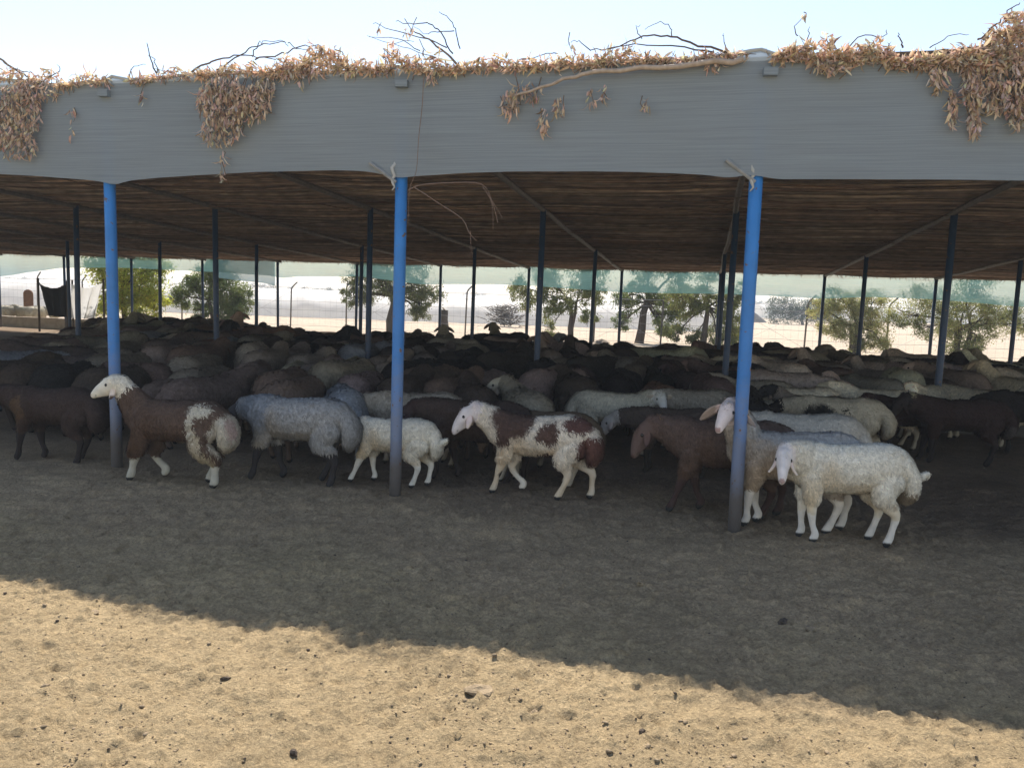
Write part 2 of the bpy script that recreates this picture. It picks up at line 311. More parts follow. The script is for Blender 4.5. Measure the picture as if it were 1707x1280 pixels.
def make_roof():
    b = MB(); z0 = 0
    for (v0, v1) in ((-.05, 16.05),):
        vs = []; n = 20
        for i in range(n + 1):
            v = v0 + (v1 - v0) * i / n
            for u in (-31, 14):
                vs.append((u, v, roof_z(v) + .075)); vs.append((u, v, roof_z(v) + .12))
        fs = []
        for i in range(n):
            k = i * 4; fs += [(k, k + 4, k + 6, k + 2), (k + 1, k + 3, k + 7, k + 5), (k, k + 1, k + 5, k + 4), (k + 2, k + 6, k + 7, k + 3)]
        fs += [(0, 2, 3, 1), (n * 4, n * 4 + 1, n * 4 + 3, n * 4 + 2)]
        b.add(vs, fs)
    b.build('sun_block_sheet', M['sun_block'], shed)  # solid sheet added above the brushwood to block the sun
    # brushwood: long wavy sticks laid side by side along the shed
    V = []; Fc = []; C = []; nseg = 60; base = 0
    vv = 0.0; k = 0; us = np.linspace(-30, 13, nseg)
    while vv < 16.15:
        rad = rng.uniform(.010, .024); v0 = vv
        off = rng.uniform(0, 1000)
        P = np.stack([us, np.full(nseg, v0 * .9), np.full(nseg, off * .01)], 1)
        dv = .05 * vnoise(P, .8, 11) + .035 * vnoise(P + [0, k * 7.3, 0], 1.1, 12); sag = .045 * np.abs(np.sin(np.pi * us / SP)) + .0
        zz = roof_z(v0) - .012 - sag * rng.uniform(.3, 1.0) + .014 * vnoise(P + [0, k * 3.1, 0], 1.5, 13) + rng.uniform(-.015, .04)
        rr = rad * (1 + .35 * vnoise(P + [k * 5, 0, 0], 2.5, 14)); n = 5
        br = rng.uniform(.42, 1.0); hue = rng.uniform(0, 1)
        col = np.array([.36, .26, .205]) * br * (1 - hue) + np.array([.34, .29, .245]) * br * hue
        for j in range(n):
            t = 2 * np.pi * j / n
            V.append(np.stack([us, v0 + dv + rr * np.cos(t), zz + rr * np.sin(t)], 1))
        cseg = np.clip(1 + .5 * vnoise(P + [k * 9, 0, 0], .9, 15), .4, 1.6)
        for j in range(n): C.append(np.concatenate([col[None] * cseg[:, None], np.ones((nseg, 1))], 1))
        i = np.arange(nseg - 1)
        for j in range(n):
            a = base + j * nseg; c_ = base + ((j + 1) % n) * nseg
            Fc.append(np.stack([a + i, a + i + 1, c_ + i + 1, c_ + i], 1))
        base += n * nseg; vv += rad * rng.uniform(.9, 2.0); k += 1
    V = np.concatenate(V); Fc = np.concatenate(Fc); C = np.concatenate(C)
    me = bpy.data.meshes.new('brushwood'); me.from_pydata(V.tolist(), [], Fc.tolist()); me.update(); setcol(me, C)
    me.polygons.foreach_set('use_smooth', [True] * len(me.polygons)); o = obj('brushwood', me, M['reed'], shed); o['kind'] = 'stuff'
    # loose cross sticks and twigs hanging from the underside
    b = MB()
    for i in range(420):
        u = rng.uniform(-24, 10); v = rng.uniform(.1, 15.9); a = rng.normal(0, .35) if rng.random() < .7 else rng.uniform(0, 3.1); l = rng.uniform(.5, 1.6); z = roof_z(v) - rng.uniform(.04, .09)
        pts = [(u + math.cos(a) * l * t, v + math.sin(a) * l * t, z - .04 * math.sin(t * 3) * rng.random() ) for t in (0, .35, .7, 1)]
        pts = [(p[0], p[1], min(p[2], roof_z(p[1]) - .03)) for p in pts]
        g = rng.uniform(.5, 1.6); b.tube(pts, [.007, .006, .005, .003], 4, (.17 * g, .11 * g, .08 * g))
    o = b.build('loose_stick', M['twig'], shed); o['kind'] = 'stuff'
    # ragged fringe along the rear eave
    b = MB()
    for i in range(900):
        u = rng.uniform(-29, 12.5); z = roof_z(16.0) - .02; l = rng.uniform(.03, .13); a = rng.normal(0, .9)
        b.tube([(u, 16.05, z), (u + math.sin(a) * l * .5, 16.07, z - l * .4), (u + math.sin(a) * l, 16.07, z - l)], [.008, .006, .002], 4, (.15, .09, .06))
    o = b.build('fringe', M['twig'], shed); o['kind'] = 'stuff'
make_roof()
def net_sheet(name, prof, v0, matname, parent=shed, nz=14, wob=.03, step=.08, seed=0, v_bot=0.0):
    us = np.array([p[0] for p in prof]); zt = np.array([p[1] for p in prof]); zb = np.array([p[2] for p in prof])
    U = np.arange(us[0], us[-1] + 1e-6, step); T = np.interp(U, us, zt); B = np.interp(U, us, zb)
    k = np.ones(3) / 3
    T = np.convolve(np.pad(T, 1, 'edge'), k, 'valid'); B = np.convolve(np.pad(B, 1, 'edge'), k, 'valid')
    rows = []
    for j in range(nz + 1):
        t = j / nz; Z = T * (1 - t) + B * t
        P = np.stack([U, np.full_like(U, v0), Z], 1)
        d = wob * vnoise(P * [1, 1, .6], 1.6, 21 + seed) * (.3 + t) + wob * .35 * vnoise(P * [1, 1, .35], 6, 22 + seed) * (.3 + t)
        # drag folds that fan out from the post heads
        ph = (U / SP) - np.round(U / SP); d += .02 * np.sin(40 * ph * (1.3 - t)) * np.exp(-(ph / .12) ** 2) * t
        P[:, 1] = v0 + d + v_bot * t; rows.append(P)
    V = np.concatenate(rows); n = len(U); idx = np.arange(n * (nz + 1)).reshape(nz + 1, n)
    Fc = np.stack([idx[:-1, :-1], idx[:-1, 1:], idx[1:, 1:], idx[1:, :-1]], -1).reshape(-1, 4)
    me = bpy.data.meshes.new(name); me.from_pydata(V.tolist(), [], Fc.tolist()); me.update(); me.polygons.foreach_set('use_smooth', [True] * len(me.polygons))
    return obj(name, me, M[matname], parent)
meas = [(0, 132, 291), (60, 138, 294), (100, 145, 297), (150, 137, 301), (172, 140, 304), (190, 128, 309), (215, 133, 302), (240, 133, 299), (330, 124, 292), (430, 122, 287), (560, 121, 284), (610, 119, 286), (640, 117, 291), (663, 112, 297), (700, 120, 293), (760, 118, 290), (850, 115, 287), (960, 110, 286), (1060, 103, 287), (1130, 100, 289), (1180, 96, 292), (1225, 90, 298), (1245, 86, 293), (1262, 84, 292), (1300, 97, 299), (1400, 103, 299), (1550, 108, 300), (1707, 113, 302)]
prof = []
for px, yt, yb in meas:
    a = front_uz(px, yt); c_ = front_uz(px, yb); prof.append((a[0] * .5 + c_[0] * .5, a[1], c_[1]))
um, zm, zbm = prof[0]; prof = [(um - 9, 3.3, 2.5), (um - 4, 3.28, 2.6)] + prof + [(prof[-1][0] + 1.5, 3.3, 2.5), (prof[-1][0] + 6, 3.3, 2.52)]
PROF = prof
net_sheet('net_valance', prof, -.07, 'net_front', wob=.02, step=.04, nz=18)
# rolled hem at the bottom of the valance and top rope
b = MB(); b.tube([(u, -.07, z) for u, z, _ in prof if -9 < u < 6], .012, 6); b.build('top_rope', M['cloth'], shed)
rear = []
for px, yt, yb in [(0, 412, 461), (100, 415, 447), (190, 417, 446), (260, 419, 449), (365, 424, 454), (455, 432, 460), (465, 434, 464), (500, 436, 461), (600, 436, 461), (700, 436, 474), (735, 440, 474), (820, 441, 474), (880, 441, 476), (960, 446, 482), (1033, 445, 487), (1120, 447, 489), (1197, 449, 490), (1280, 449, 493), (1374, 451, 498), (1450, 453, 495), (1553, 457, 499), (1640, 463, 506), (1707, 466, 512)]:
    p = on_front(px, yb, 16.08); u, v = suv(p.x, p.y); rear.append((u, roof_z(16) + .04, p.z))
rear = [(rear[0][0] - 6, 2.6, 1.75)] + rear + [(rear[-1][0] + 4, 2.6, 1.75)]
net_sheet('rear_net', rear, 16.09, 'net_rear', wob=.05, step=.12, nz=12, seed=5)
du = [suv(*on_front(px, 430, 16.2)[:2])[0] for px in (363, 400, 440, 462)]
o = net_sheet('net_patch', [(du[0], 2.6, 1.90), (du[1], 2.6, 1.83), (du[2], 2.6, 1.78), (du[3], 2.6, 1.68)], 16.2, 'net_dark', wob=.04, step=.1, seed=9); o['label'] = 'darker slate piece of rear shade net'
# brackets and ties at the heads of the front posts
for c in (-2, -1, 0, 1):
    b = MB(); b.box((c * SP + .03, -.095, 3.15), .09, .05, .05, .1); b.build('bracket', M['net_front'], shed)
for c in (-1, 0):
    b = MB(); b.tube([(c * SP - .22, -.10, 2.58), (c * SP - .02, -.055, 2.44)], .014, 6); b.build('brace', M['bracket'], shed)
    b = MB(); pts = [(c * SP - .04 + .012 * math.sin(i * 2.1), -.052 - .006 * i % .02, 2.60 - .028 * i) for i in range(9)]
    b.tube(pts, [.006, .012, .016, .013, .015, .010, .012, .008, .004], 6); b.build('rag', M['cloth'], shed, True)

# ---------------------------------------------------------------- low wall and trough
def wall_thing(name, u0, u1, v, th, h, m, label, cat):
    e = empty(name, S(u0, v)); e.rotation_euler.z = -TH; tag(e, label, cat)
    n = int((u1 - u0) / .5); V = []; Fc = []
    for i in range(n + 1):
        u = (u1 - u0) * i / n; j = rng.uniform(-.012, .012)
        V += [(u, 0, -.05), (u, 0 + j * .3, h + j), (u, th, h + j), (u, th, -.05)]
    for i in range(n):
        k = i * 4; Fc += [(k, k + 4, k + 5, k + 1), (k + 1, k + 5, k + 6, k + 2), (k + 2, k + 6, k + 7, k + 3)]
    Fc += [(0, 1, 2, 3), (n * 4 + 3, n * 4 + 2, n * 4 + 1, n * 4)]
    me = bpy.data.meshes.new('masonry'); me.from_pydata(V, [], Fc); me.update(); obj('masonry', me, m, e); return e
wall_thing('low_wall', -32, 14, 16.25, .18, .36, M['concrete'], 'low tan concrete wall along the back edge of the shelter', 'wall')
tr = empty('feed_trough', S(.6, 5.9)); tr.rotation_euler.z = -TH; tag(tr, 'long low concrete feed trough between the sheep right of the front post', 'trough')
for (vv, nm) in ((0, 'trough_side'), (.42, 'trough_side')):
    b = MB(); b.box((3.1, vv, .19), 6.6, .06, .40); b.build(nm, M['conc_post'], tr)
b = MB(); b.box((3.1, .21, .10), 6.5, .36, .06); b.build('trough_floor', M['conc_post'], tr)

# ---------------------------------------------------------------- fence beyond the shed
def make_fence():
    v = 24.6; f = empty('wire_fence', S(0, v)); f.rotation_euler.z = -TH
    tag(f, 'wire mesh fence on thin posts with bent tops beyond the low wall', 'fence')
    proto = None; us = list(np.arange(-36, 17, 2.62))
    for i, u in enumerate(us):
        if proto is None:
            b = MB(); b.tube([(0, 0, -.05), (0, 0, 1.75), (.05, -.0, 1.86), (.26, -.0, 2.08)], .032, 8); proto = b.build('fence_post', M['conc_post'], f, True); o = proto
        else: o = proto.copy(); COL.objects.link(o)
        o.location = (u + random.uniform(-.08, .08), 0, 0); o.rotation_euler = (random.uniform(-.03, .03), random.uniform(-.03, .03), random.uniform(-.2, .2)); o.scale.z = random.uniform(.93, 1.03)
    for z in (.12, .45, .80, 1.15, 1.5, 1.72):
        b = MB(); b.tube([(u, .03, z - .03 * abs(math.sin(u * 1.2 + z)) + .015 * math.sin(u * .7 + z * 5)) for u in np.arange(-36, 16.5, .66)], .006 if z < 1.7 else .009, 4); b.build('line_wire', M['wire'], f)
    b = MB()
    for i, u in enumerate(np.arange(-36, 16, .26)):
        b.tube([(u, .035, .1), (u + rng.uniform(-.02, .02), .035, .8), (u, .035, 1.5)], .0022, 3, caps=False)
    for u in us[::2]:
        b.tube([(u, .04, .1), (u + 2.62, .04, 1.5)], .006, 3, caps=False); b.tube([(u, .04, 1.5), (u + 2.62, .04, .1)], .006, 3, caps=False)
    o = b.build('mesh_wire', M['wire'], f)
make_fence()

# ---------------------------------------------------------------- leaves and trees
def leaf_mesh(P, D, ln, wd, col, colvar=.25, bend=.3, seed=0, fold=.25, broad=False):
    """P roots, D unit directions; every leaf is a folded lance of six points"""
    r = np.random.default_rng(seed); n = len(P); A = np.cross(D, r.normal(size=(n, 3))); A /= np.linalg.norm(A, axis=1)[:, None] + 1e-9; Nn = np.cross(D, A)
    l = (ln * r.uniform(.6, 1.3, n))[:, None]; w_ = (wd * r.uniform(.6, 1.3, n))[:, None]; bd = (bend * r.normal(size=n))[:, None]
    if broad:
        q = [P]
        for t_, k_ in ((.28, .48), (.66, .42)):
            c_ = P + D * l * t_ + Nn * l * bd * t_ * t_; q += [c_ + A * w_ * k_ + Nn * w_ * fold, c_, c_ - A * w_ * k_ + Nn * w_ * fold]
        q.append(P + D * l * (.98 - .2 * np.abs(bd)) + Nn * l * bd); V = np.stack(q, 1).reshape(-1, 3)
        b_ = np.arange(n)[:, None] * 8; Fc = np.concatenate([b_ + f for f in ([0, 1, 2], [0, 2, 3], [1, 4, 5], [1, 5, 2], [2, 5, 6], [2, 6, 3], [4, 7, 5], [5, 7, 6])])
        C = np.tile(np.array(col), (n, 1)) if np.ndim(col) == 1 else np.asarray(col); C = C * (1 + colvar * r.normal(size=(n, 1))).clip(.35, 1.9) * (1 + .07 * r.normal(size=(n, 3))); C = np.repeat(np.clip(C, .004, .9), 8, 0)
        return V, Fc, np.concatenate([C, np.ones((len(C), 1))], 1)
    p0 = P; m = P + D * l * .45 + Nn * l * bd * .3; t = P + D * l * .95 + Nn * l * bd
    V = np.stack([p0, m + A * w_ * .5 + Nn * w_ * fold, m, m - A * w_ * .5 + Nn * w_ * fold, t], 1).reshape(-1, 3)
    b_ = np.arange(n)[:, None] * 5; Fc = np.concatenate([b_ + [0, 1, 2], b_ + [0, 2, 3], b_ + [1, 4, 2], b_ + [2, 4, 3]])
    C = np.asarray(col) if np.ndim(col) == 2 else np.tile(np.array(col), (n, 1))
    C = C * (1 + colvar * r.normal(size=(n, 1))).clip(.35, 1.9) * (1 + .07 * r.normal(size=(n, 3)))
    C = np.repeat(np.clip(C, .004, .9), 5, 0)
    return V, Fc, np.concatenate([C, np.ones((len(C), 1))], 1)
def mesh_np(name, V, Fc, C=None, smooth=False):
    me = bpy.data.meshes.new(name); k = Fc.shape[1]; me.vertices.add(len(V)); me.vertices.foreach_set('co', np.ascontiguousarray(V, np.float32).ravel())
    me.loops.add(Fc.size); me.loops.foreach_set('vertex_index', np.ascontiguousarray(Fc, np.int32).ravel()); me.polygons.add(len(Fc)); me.polygons.foreach_set('loop_start', np.arange(0, Fc.size, k, dtype=np.int32))
    me.update(calc_edges=True); me.validate()
    if C is not None: setcol(me, C)
    if smooth: me.polygons.foreach_set('use_smooth', [True] * len(Fc))
    return me
def make_tree(name, base, h, blobs, label, n_leaf=5000, leaf=.10, cols=((.07, .085, .03), (.13, .14, .05)), stems=1, lean=0, group=None, droop=.4, trunk_r=.11, cat='tree', fill=1.0):
    if name != 'distant_tree': n_leaf = int(n_leaf * 1.7); fill *= 1.35; cols = [(1.6 * c[0], 1.6 * c[1], 1.35 * c[2]) for c in cols]
    """blobs: (dx, dy, z, r) of foliage masses in metres"""
    r = np.random.default_rng(abs(hash((round(base.x, 2), round(base.y, 2)))) % 99999 if False else int(abs(base.x * 131 + base.y * 17)) + 3)
    t = empty(name, base); tag(t, label, cat, group); b = MB(); tips = []
    for s in range(stems):
        a = r.uniform(0, 6.3); sx = .0 if stems == 1 else .12
        x0, y0 = sx * math.cos(a), sx * math.sin(a)
        hub = Vector((x0 + lean + r.normal() * .12, y0 + r.normal() * .1, h * .38))
        b.tube([(x0, y0, -.05), (x0 + (hub.x - x0) * .3 + r.normal() * .03, y0, h * .13), hub * .75 + Vector((x0, y0, 0)) * .2 + Vector((r.normal() * .04, 0, 0)), hub], [trunk_r, trunk_r * .85, trunk_r * .7, trunk_r * .6], 8)
        tips.append(hub)
    for i, (dx, dy, z, rad) in enumerate(blobs):
        hub = tips[i % len(tips)]; c = Vector((dx, dy, z)); mid = hub.lerp(c, .5) + Vector((r.normal() * .1, r.normal() * .1, .1))
        b.tube([hub, mid, c], [trunk_r * .36, trunk_r * .22, trunk_r * .08], 6)
        for k in range(7):
            d = Vector(r.normal(size=3)); d.normalize(); e = c + d * rad * .9
            b.tube([mid.lerp(c, r.uniform(.2, 1)), c + d * rad * .45, e], [trunk_r * .15, trunk_r * .09, .006], 4)
    b.build('trunk', M['bark'], t, True)
    P = []; tot = sum(q[3] ** 2 for q in blobs)
    for dx, dy, z, rad in blobs:
        nc = max(8, int(60 * rad * rad * fill)); cc = r.normal(size=(nc, 3)); cc /= np.linalg.norm(cc, axis=1)[:, None]; cc *= rad * r.uniform(.25, 1.08, (nc, 1)) ** .7
        cc += [dx, dy, z]; m = int(n_leaf * rad * rad / tot / nc)
        for c in cc:
            q = r.normal(size=(m, 3)) * rad * .20 * r.uniform(.6, 1.5); q[:, 2] *= .8; P.append(c + q)
    P = np.concatenate(P); P = P[P[:, 2] > .05]; D = r.normal(size=P.shape); D[:, 2] -= droop * 2; D /= np.linalg.norm(D, axis=1)[:, None]
    k = (vnoise(P + base, 1.8, 31) * .5 + .5)[:, None]; C = np.array(cols[0]) * (1 - k) + np.array(cols[1]) * k
    V, Fc, C = leaf_mesh(P, D, leaf, leaf * .34, C, .25, .2, 5)
    obj('crown', mesh_np('crown', V, Fc, C), M['leaf'], t)
    return t
def _unused(px, py, dist_v):                                  # base on the ground where the trunk meets it
    g = ground_at(px, py); return g
OL = ((.075, .09, .035), (.19, .19, .07)); GR = ((.06, .085, .035), (.15, .17, .06))
def T(px, py): return ground_at(px, py)
make_tree('tree', T(205, 548), 3.6, [(-.6, 0, .9, .55), (0, 0, 1.5, .6), (-.5, 0, 2.0, .7), (.5, .2, .8, .6), (.7, .2, 1.5, .6), (1.1, 0, 2.2, .6), (.3, 0, 2.7, .8), (-.7, .1, 3.0, .6), (1.2, 0, 1.0, .45)], 'bushy yellow green tree beside the white tarp beyond the left post', 14000, .12, ((.16, .19, .05), (.44, .43, .08)), stems=2, droop=.3)
make_tree('tree', T(355, 548), 2.9, [(-1.3, 0, 1.1, .45), (-.8, 0, 1.6, .5), (-.2, .1, 1.8, .6), (.5, 0, 1.6, .6), (1.1, 0, 1.2, .5), (.4, 0, .8, .55), (-.4, 0, .7, .4), (1.0, 0, .7, .4), (.1, 0, 2.3, .5)], 'low spreading green tree second from the left beyond the wall', 15000, .10, GR, stems=2)
make_tree('tree', T(652, 556), 4.0, [(-1.6, 0, 1.9, .45), (-1.1, .1, 1.5, .45), (-.5, 0, 1.9, .6), (.2, 0, 1.6, .5), (.9, 0, 1.9, .6), (1.5, 0, 1.7, .5), (1.2, 0, 1.2, .4), (-.2, 0, 2.6, .7), (.8, 0, 2.8, .7), (-1.0, 0, 2.5, .6), (1.1, 0, .85, .38), (-1.5, 0, 1.35, .4)], 'round dark olive tree on a short trunk behind the middle post', 17000, .09, ((.06, .075, .03), (.15, .15, .065)), trunk_r=.20, droop=.7)
make_tree('tree', T(955, 570), 4.0, [(-2.3, 0, 2.0, .45), (-1.6, .1, 1.6, .5), (-.9, .1, 1.9, .5), (-.4, 0, 1.4, .45), (.2, 0, 1.9, .5), (.8, 0, 1.9, .5), (-.9, 0, 1.2, .4), (.3, 0, 2.8, .6), (-1.2, 0, 2.7, .6), (-.9, .3, .45, .35), (.6, .3, .9, .35), (.7, 0, 2.6, .5)], 'tree with slim leaning twin trunks and sparse drooping foliage', 12000, .10, OL, stems=2, droop=.9, trunk_r=.085, fill=.9)
make_tree('tree', T(1065, 572), 4.2, [(-.5, 0, 1.9, .5), (.2, 0, 2.2, .5), (.9, 0, 1.7, .5), (1.4, 0, 1.2, .45), (-.5, 0, 1.4, .4), (.7, 0, 1.1, .35), (1.6, 0, 2.0, .5), (.2, 0, 3.1, .6), (1.0, .4, .5, .4), (-.7, .3, .8, .35), (1.4, 0, 2.9, .55)], 'tree with a thick straight trunk left of the bent one by the right post', 12500, .10, GR, droop=.9, trunk_r=.19, fill=.9)
make_tree('tree', T(1172, 580), 4.0, [(-1.0, 0, 1.9, .45), (-.5, 0, 1.4, .45), (.0, 0, 1.9, .5), (.6, 0, 1.5, .5), (.5, .2, .5, .45), (-.3, .2, .4, .35), (1.0, 0, 2.0, .5), (.1, 0, 2.9, .55), (-1.0, 0, .5, .4), (1.3, .3, .5, .45), (1.1, 0, 1.0, .4)], 'crooked tree whose foliage reaches behind the right front post', 12500, .10, OL, droop=.8, trunk_r=.13, fill=.9)
make_tree('bush', T(1425, 592), 2.6, [(-1.3, 0, 1.6, .5), (-.7, 0, 2.0, .5), (-.1, 0, 1.7, .55), (.5, 0, 1.9, .5), (-1.0, 0, 1.1, .4), (-.3, 0, 1.0, .5), (.5, 0, 1.1, .5), (.2, 0, .5, .5), (.9, 0, .5, .45)], 'dusty olive shrub tree between two rear posts on the right', 15000, .08, ((.11, .12, .06), (.30, .28, .13)), stems=3, droop=.3, cat='shrub')
make_tree('bush', T(1600, 602), 3.0, [(-2.1, 0, 1.5, .45), (-1.4, 0, 2.0, .6), (-.6, 0, 1.7, .6), (.2, 0, 1.9, .65), (1.0, 0, 1.7, .6), (1.7, 0, 1.5, .55), (2.3, 0, 1.3, .45), (-1.3, 0, 1.1, .4), (-.4, 0, 1.0, .5), (.6, 0, 1.1, .55), (-.2, 0, .5, .45), (.4, 0, .5, .4), (.4, .3, 2.7, .6)], 'wide olive shrub tree nearest the right edge beyond the wall', 20000, .08, ((.09, .105, .05), (.27, .26, .11)), stems=4, droop=.3, cat='shrub')
# far trees, fading in the haze
far = [(30, 484, 230, 2.6, 5), (62, 486, 240, 2.5, 5), (282, 488, 260, 2.2, 5), (430, 485, 200, 3.2, 7), (515, 485, 190, 2.7, 9), (545, 486, 200, 2.4, 6), (700, 492, 260, 2.6, 7), (790, 497, 270, 3.0, 6), (1085, 508, 240, 2.8, 7), (1270, 515, 220, 3.4, 4)]
for i, (px, py, D, hh, ww) in enumerate(far):
    g = far_at(px, py, D); g.z = 0
    bl = [((k / 3 - .5) * ww * 1.0, rng.uniform(-1, 1), hh * rng.uniform(.4, .62), hh * .4 * rng.uniform(.8, 1.1)) for k in range(4)]
    make_tree('distant_tree', g, hh * 1.2, bl, ['faint hazy tree clump at the far left horizon edge', 'faint hazy trees right of the far left clump', 'tiny hazy tree on the horizon left of the green bush', 'hazy grey blue trees above the white tunnels near a bent fence post', 'widest hazy tree clump on the horizon left of the middle post', 'low hazy trees joining the widest clump on its right', 'hazy trees behind the olive tree at the middle post', 'faint hazy trees right of the stump on the horizon', 'hazy trees behind the two heaps of soil', 'small hazy tree beside the right front post'][i], 900, .5, ((.05, .065, .04), (.09, .10, .06)), trunk_r=.15, group='far trees on the hazy horizon', droop=.1)
g = far_at(1340, 519, 75); g.z = 0
make_tree('distant_tree', g, 3.4, [((k / 5 - .5) * 5.4, 0, 1.75 + .2 * math.sin(k * 2), .95) for k in range(6)] + [((k / 5 - .5) * 5.4, 0, .8, .8) for k in range(6)], 'dense dark green tree block on the horizon right of the right front post', 9000, .2, ((.035, .06, .03), (.08, .11, .05)), trunk_r=.15, droop=.6)
# stumps
g = T(740, 557); st = empty('tree_stump', g); tag(st, 'pale cut tree stump standing beyond the wall right of the middle post', 'stump')
b = MB(); b.tube([(0, 0, -.05), (.02, 0, .25), (-.02, 0, .6), (.0, 0, 1.0)], [.26, .19, .17, .16], 10); b.build('trunk', M['bark'], st, True)
b = MB(); b.tube([(.0, 0, .98), (.03, 0, 1.01)], [.155, .15], 10); b.build('cut_top', M['clod'], st)

# ---------------------------------------------------------------- white crop tunnels, heaps
def tunnel(name, pL, pR, hgt, wid, label, seed):
    e = empty(name, (pL + pR) / 2); d = (pR - pL); Lh = d.length / 2; d.normalize(); e.rotation_euler.z = math.atan2(d.y, d.x); tag(e, label, 'crop tunnel', 'white plastic crop tunnels beyond the fence')
    n = max(8, int(Lh * 2 / .35)); m = 14; us = np.linspace(-Lh, Lh, n + 1); V = []
    for j in range(m + 1):
        a = math.pi * j / m
        P = np.stack([us, np.full(n + 1, j * .37), np.full(n + 1, seed * 3.3)], 1)
        k = 1 + .035 * vnoise(P, .35, 41) + .05 * vnoise(P, 1.1, 42) + .07 * np.abs(np.sin(us * math.pi / 2.6 + seed)) ** .6 + .03 * vnoise(P, 2.6, 43)
        V.append(np.stack([us, -math.cos(a) * wid / 2 * k * np.ones(n + 1), math.sin(a) ** .95 * hgt * k - .03], 1))
    V = np.concatenate(V); idx = np.arange((m + 1) * (n + 1)).reshape(m + 1, n + 1)
    Fc = np.stack([idx[:-1, :-1], idx[:-1, 1:], idx[1:, 1:], idx[1:, :-1]], -1).reshape(-1, 4)
    obj('cover', mesh_np('cover', V, Fc, None, True), M['plastic'], e)
    b = MB(); b.add([tuple(V[j * (n + 1)]) for j in range(m + 1)], [tuple(range(m + 1))]); b.build('end_sheet', M['plastic'], e)
    b = MB(); b.add([tuple(V[j * (n + 1) + n]) for j in range(m + 1)], [tuple(range(m + 1))[::-1]]); b.build('end_sheet', M['plastic'], e)
tl = [((-230, 499), (1215, 552), 1.45, 5.4, 'nearest long white plastic tunnel behind the fence, running to the right post'),
      ((-300, 486), (1230, 535), 1.45, 5.6, 'second white plastic tunnel just behind the nearest one'),
      ((-300, 475), (1000, 517), 1.7, 5, 'third white plastic tunnel back, paler in the haze')]
for i, (a, c, h_, w_, lb) in enumerate(tl): tunnel('crop_tunnel', ground_at(*a), ground_at(*c), h_, w_, lb, i)
tl = [((1255, 529), (1430, 534), 1.9, 6, 'short white plastic tunnel past the bare ground right of the front post'), ((1440, 535), (1800, 546), 1.9, 6, 'white plastic tunnel at the right edge past the bare ground'), ((1050, 517), (1500, 527.5), 2.0, 7, 'farthest white plastic tunnel, under the dark tree block')]
for i, (a, c, h_, w_, lb) in enumerate(tl): tunnel('crop_tunnel', ground_at(*a), ground_at(*c), h_, w_, lb, i + 5)
def heap(px, py, D, wpx, hgt, mt, label):
    g = far_at(px, py, D); g.z = 0; W = wpx / F * D
    P = []; n = 26; m = 12; r0 = W / 2
    for j in range(m + 1):
        for i in range(n):
            a = 2 * math.pi * i / n; rr = r0 * j / m; P.append((math.cos(a) * rr, math.sin(a) * rr * .8, 0))
    P = np.array(P); d = np.hypot(P[:, 0], P[:, 1] / .8) / r0; P[:, 2] = hgt * np.maximum(0, 1 - d ** 1.2) * (1 + .12 * vnoise(P + [px, 0, 0], 1.5, 51)) - .05; P[:, :2] *= (1 + .1 * vnoise(P + [px, 3, 0], .9, 52))[:, None]
    Fc = [[j * n + i, j * n + (i + 1) % n, (j + 1) * n + (i + 1) % n, (j + 1) * n + i] for j in range(m) for i in range(n)]
    o = obj('soil_heap', mesh_np('soil_heap', P, np.array(Fc), None, True), mt); o.location = g; tag(o, label, 'heap')
heap(1009, 520, 66, 40, 1.45, M['dirt'], 'brown conical heap of soil behind the white tunnels')
heap(1100, 522, 66, 55, 1.75, M['dirt_dark'], 'grey heap behind the trees, right of the brown one')
heap(1250, 524, 80, 60, 1.2, M['dirt_dark'], 'low grey heap partly behind the right front post')
heap(1003, 567, 30, 40, .22, M['dirt'], 'small low mound of soil beyond the wall near the trunks')
# cut brush piled on the tunnel
def brush(px, py, D, label, W=1.6, hh=.7):
    g = far_at(px, py, D); e = empty('brush_pile', (g.x, g.y, 0)); tag(e, label, 'brush pile'); b = MB()
    for i in range(240):
        x = rng.normal() * W * .45; z = rng.uniform(0, hh + g.z * 0) ; a = rng.uniform(0, 3.14); l = rng.uniform(.3, .8)
        b.tube([(x, rng.normal() * .3, z), (x + math.cos(a) * l, rng.normal() * .3, max(.0, z + math.sin(a) * l * .5))], [.025, .008], 4, (.10, .08, .06))
    b.build('sticks', M['twig'], e)['kind'] = 'stuff'
brush(842, 552, 43, 'tangled pile of dark cut brush leaning on the white tunnel', .8, 1.1)

# tarps and a board at the left, beyond the wall
def tarp(name, pts_px, D, m, label, seed):
    (x0, y0), (x1, y1), (x2, y2), (x3, y3) = pts_px; A, B_, C_, D_ = [far_at(x, y, D) for x, y in pts_px]
    e = empty(name, (A + B_) / 2 * 1.0); e.location.z = 0; tag(e, label, 'tarpaulin'); n = 18; mm = 12; V = []
    for j in range(mm + 1):
        for i in range(n + 1):
            s, t = i / n, j / mm; p = A.lerp(B_, s).lerp(D_.lerp(C_, s), t); p = p - e.location
            p.z -= .16 * math.sin(math.pi * s) * (1 - t); p.y += .10 * math.sin(s * 19 + seed + t * 2) * (.4 + t) + .05 * math.sin(s * 41 + t * 5); V.append(p)
    Fc = [[j * (n + 1) + i, j * (n + 1) + i + 1, (j + 1) * (n + 1) + i + 1, (j + 1) * (n + 1) + i] for j in range(mm) for i in range(n)]
    obj('sheet', mesh_np('sheet', np.array([tuple(v) for v in V]), np.array(Fc), None, True), m, e)
    b = MB()
    for P in (A, B_): b = MB(); q = P - e.location; b.tube([(q.x, q.y + .05, -.05), (q.x, q.y + .05, q.z + .12)], .03, 6); b.build('tarp_pole', M['bark'], e)
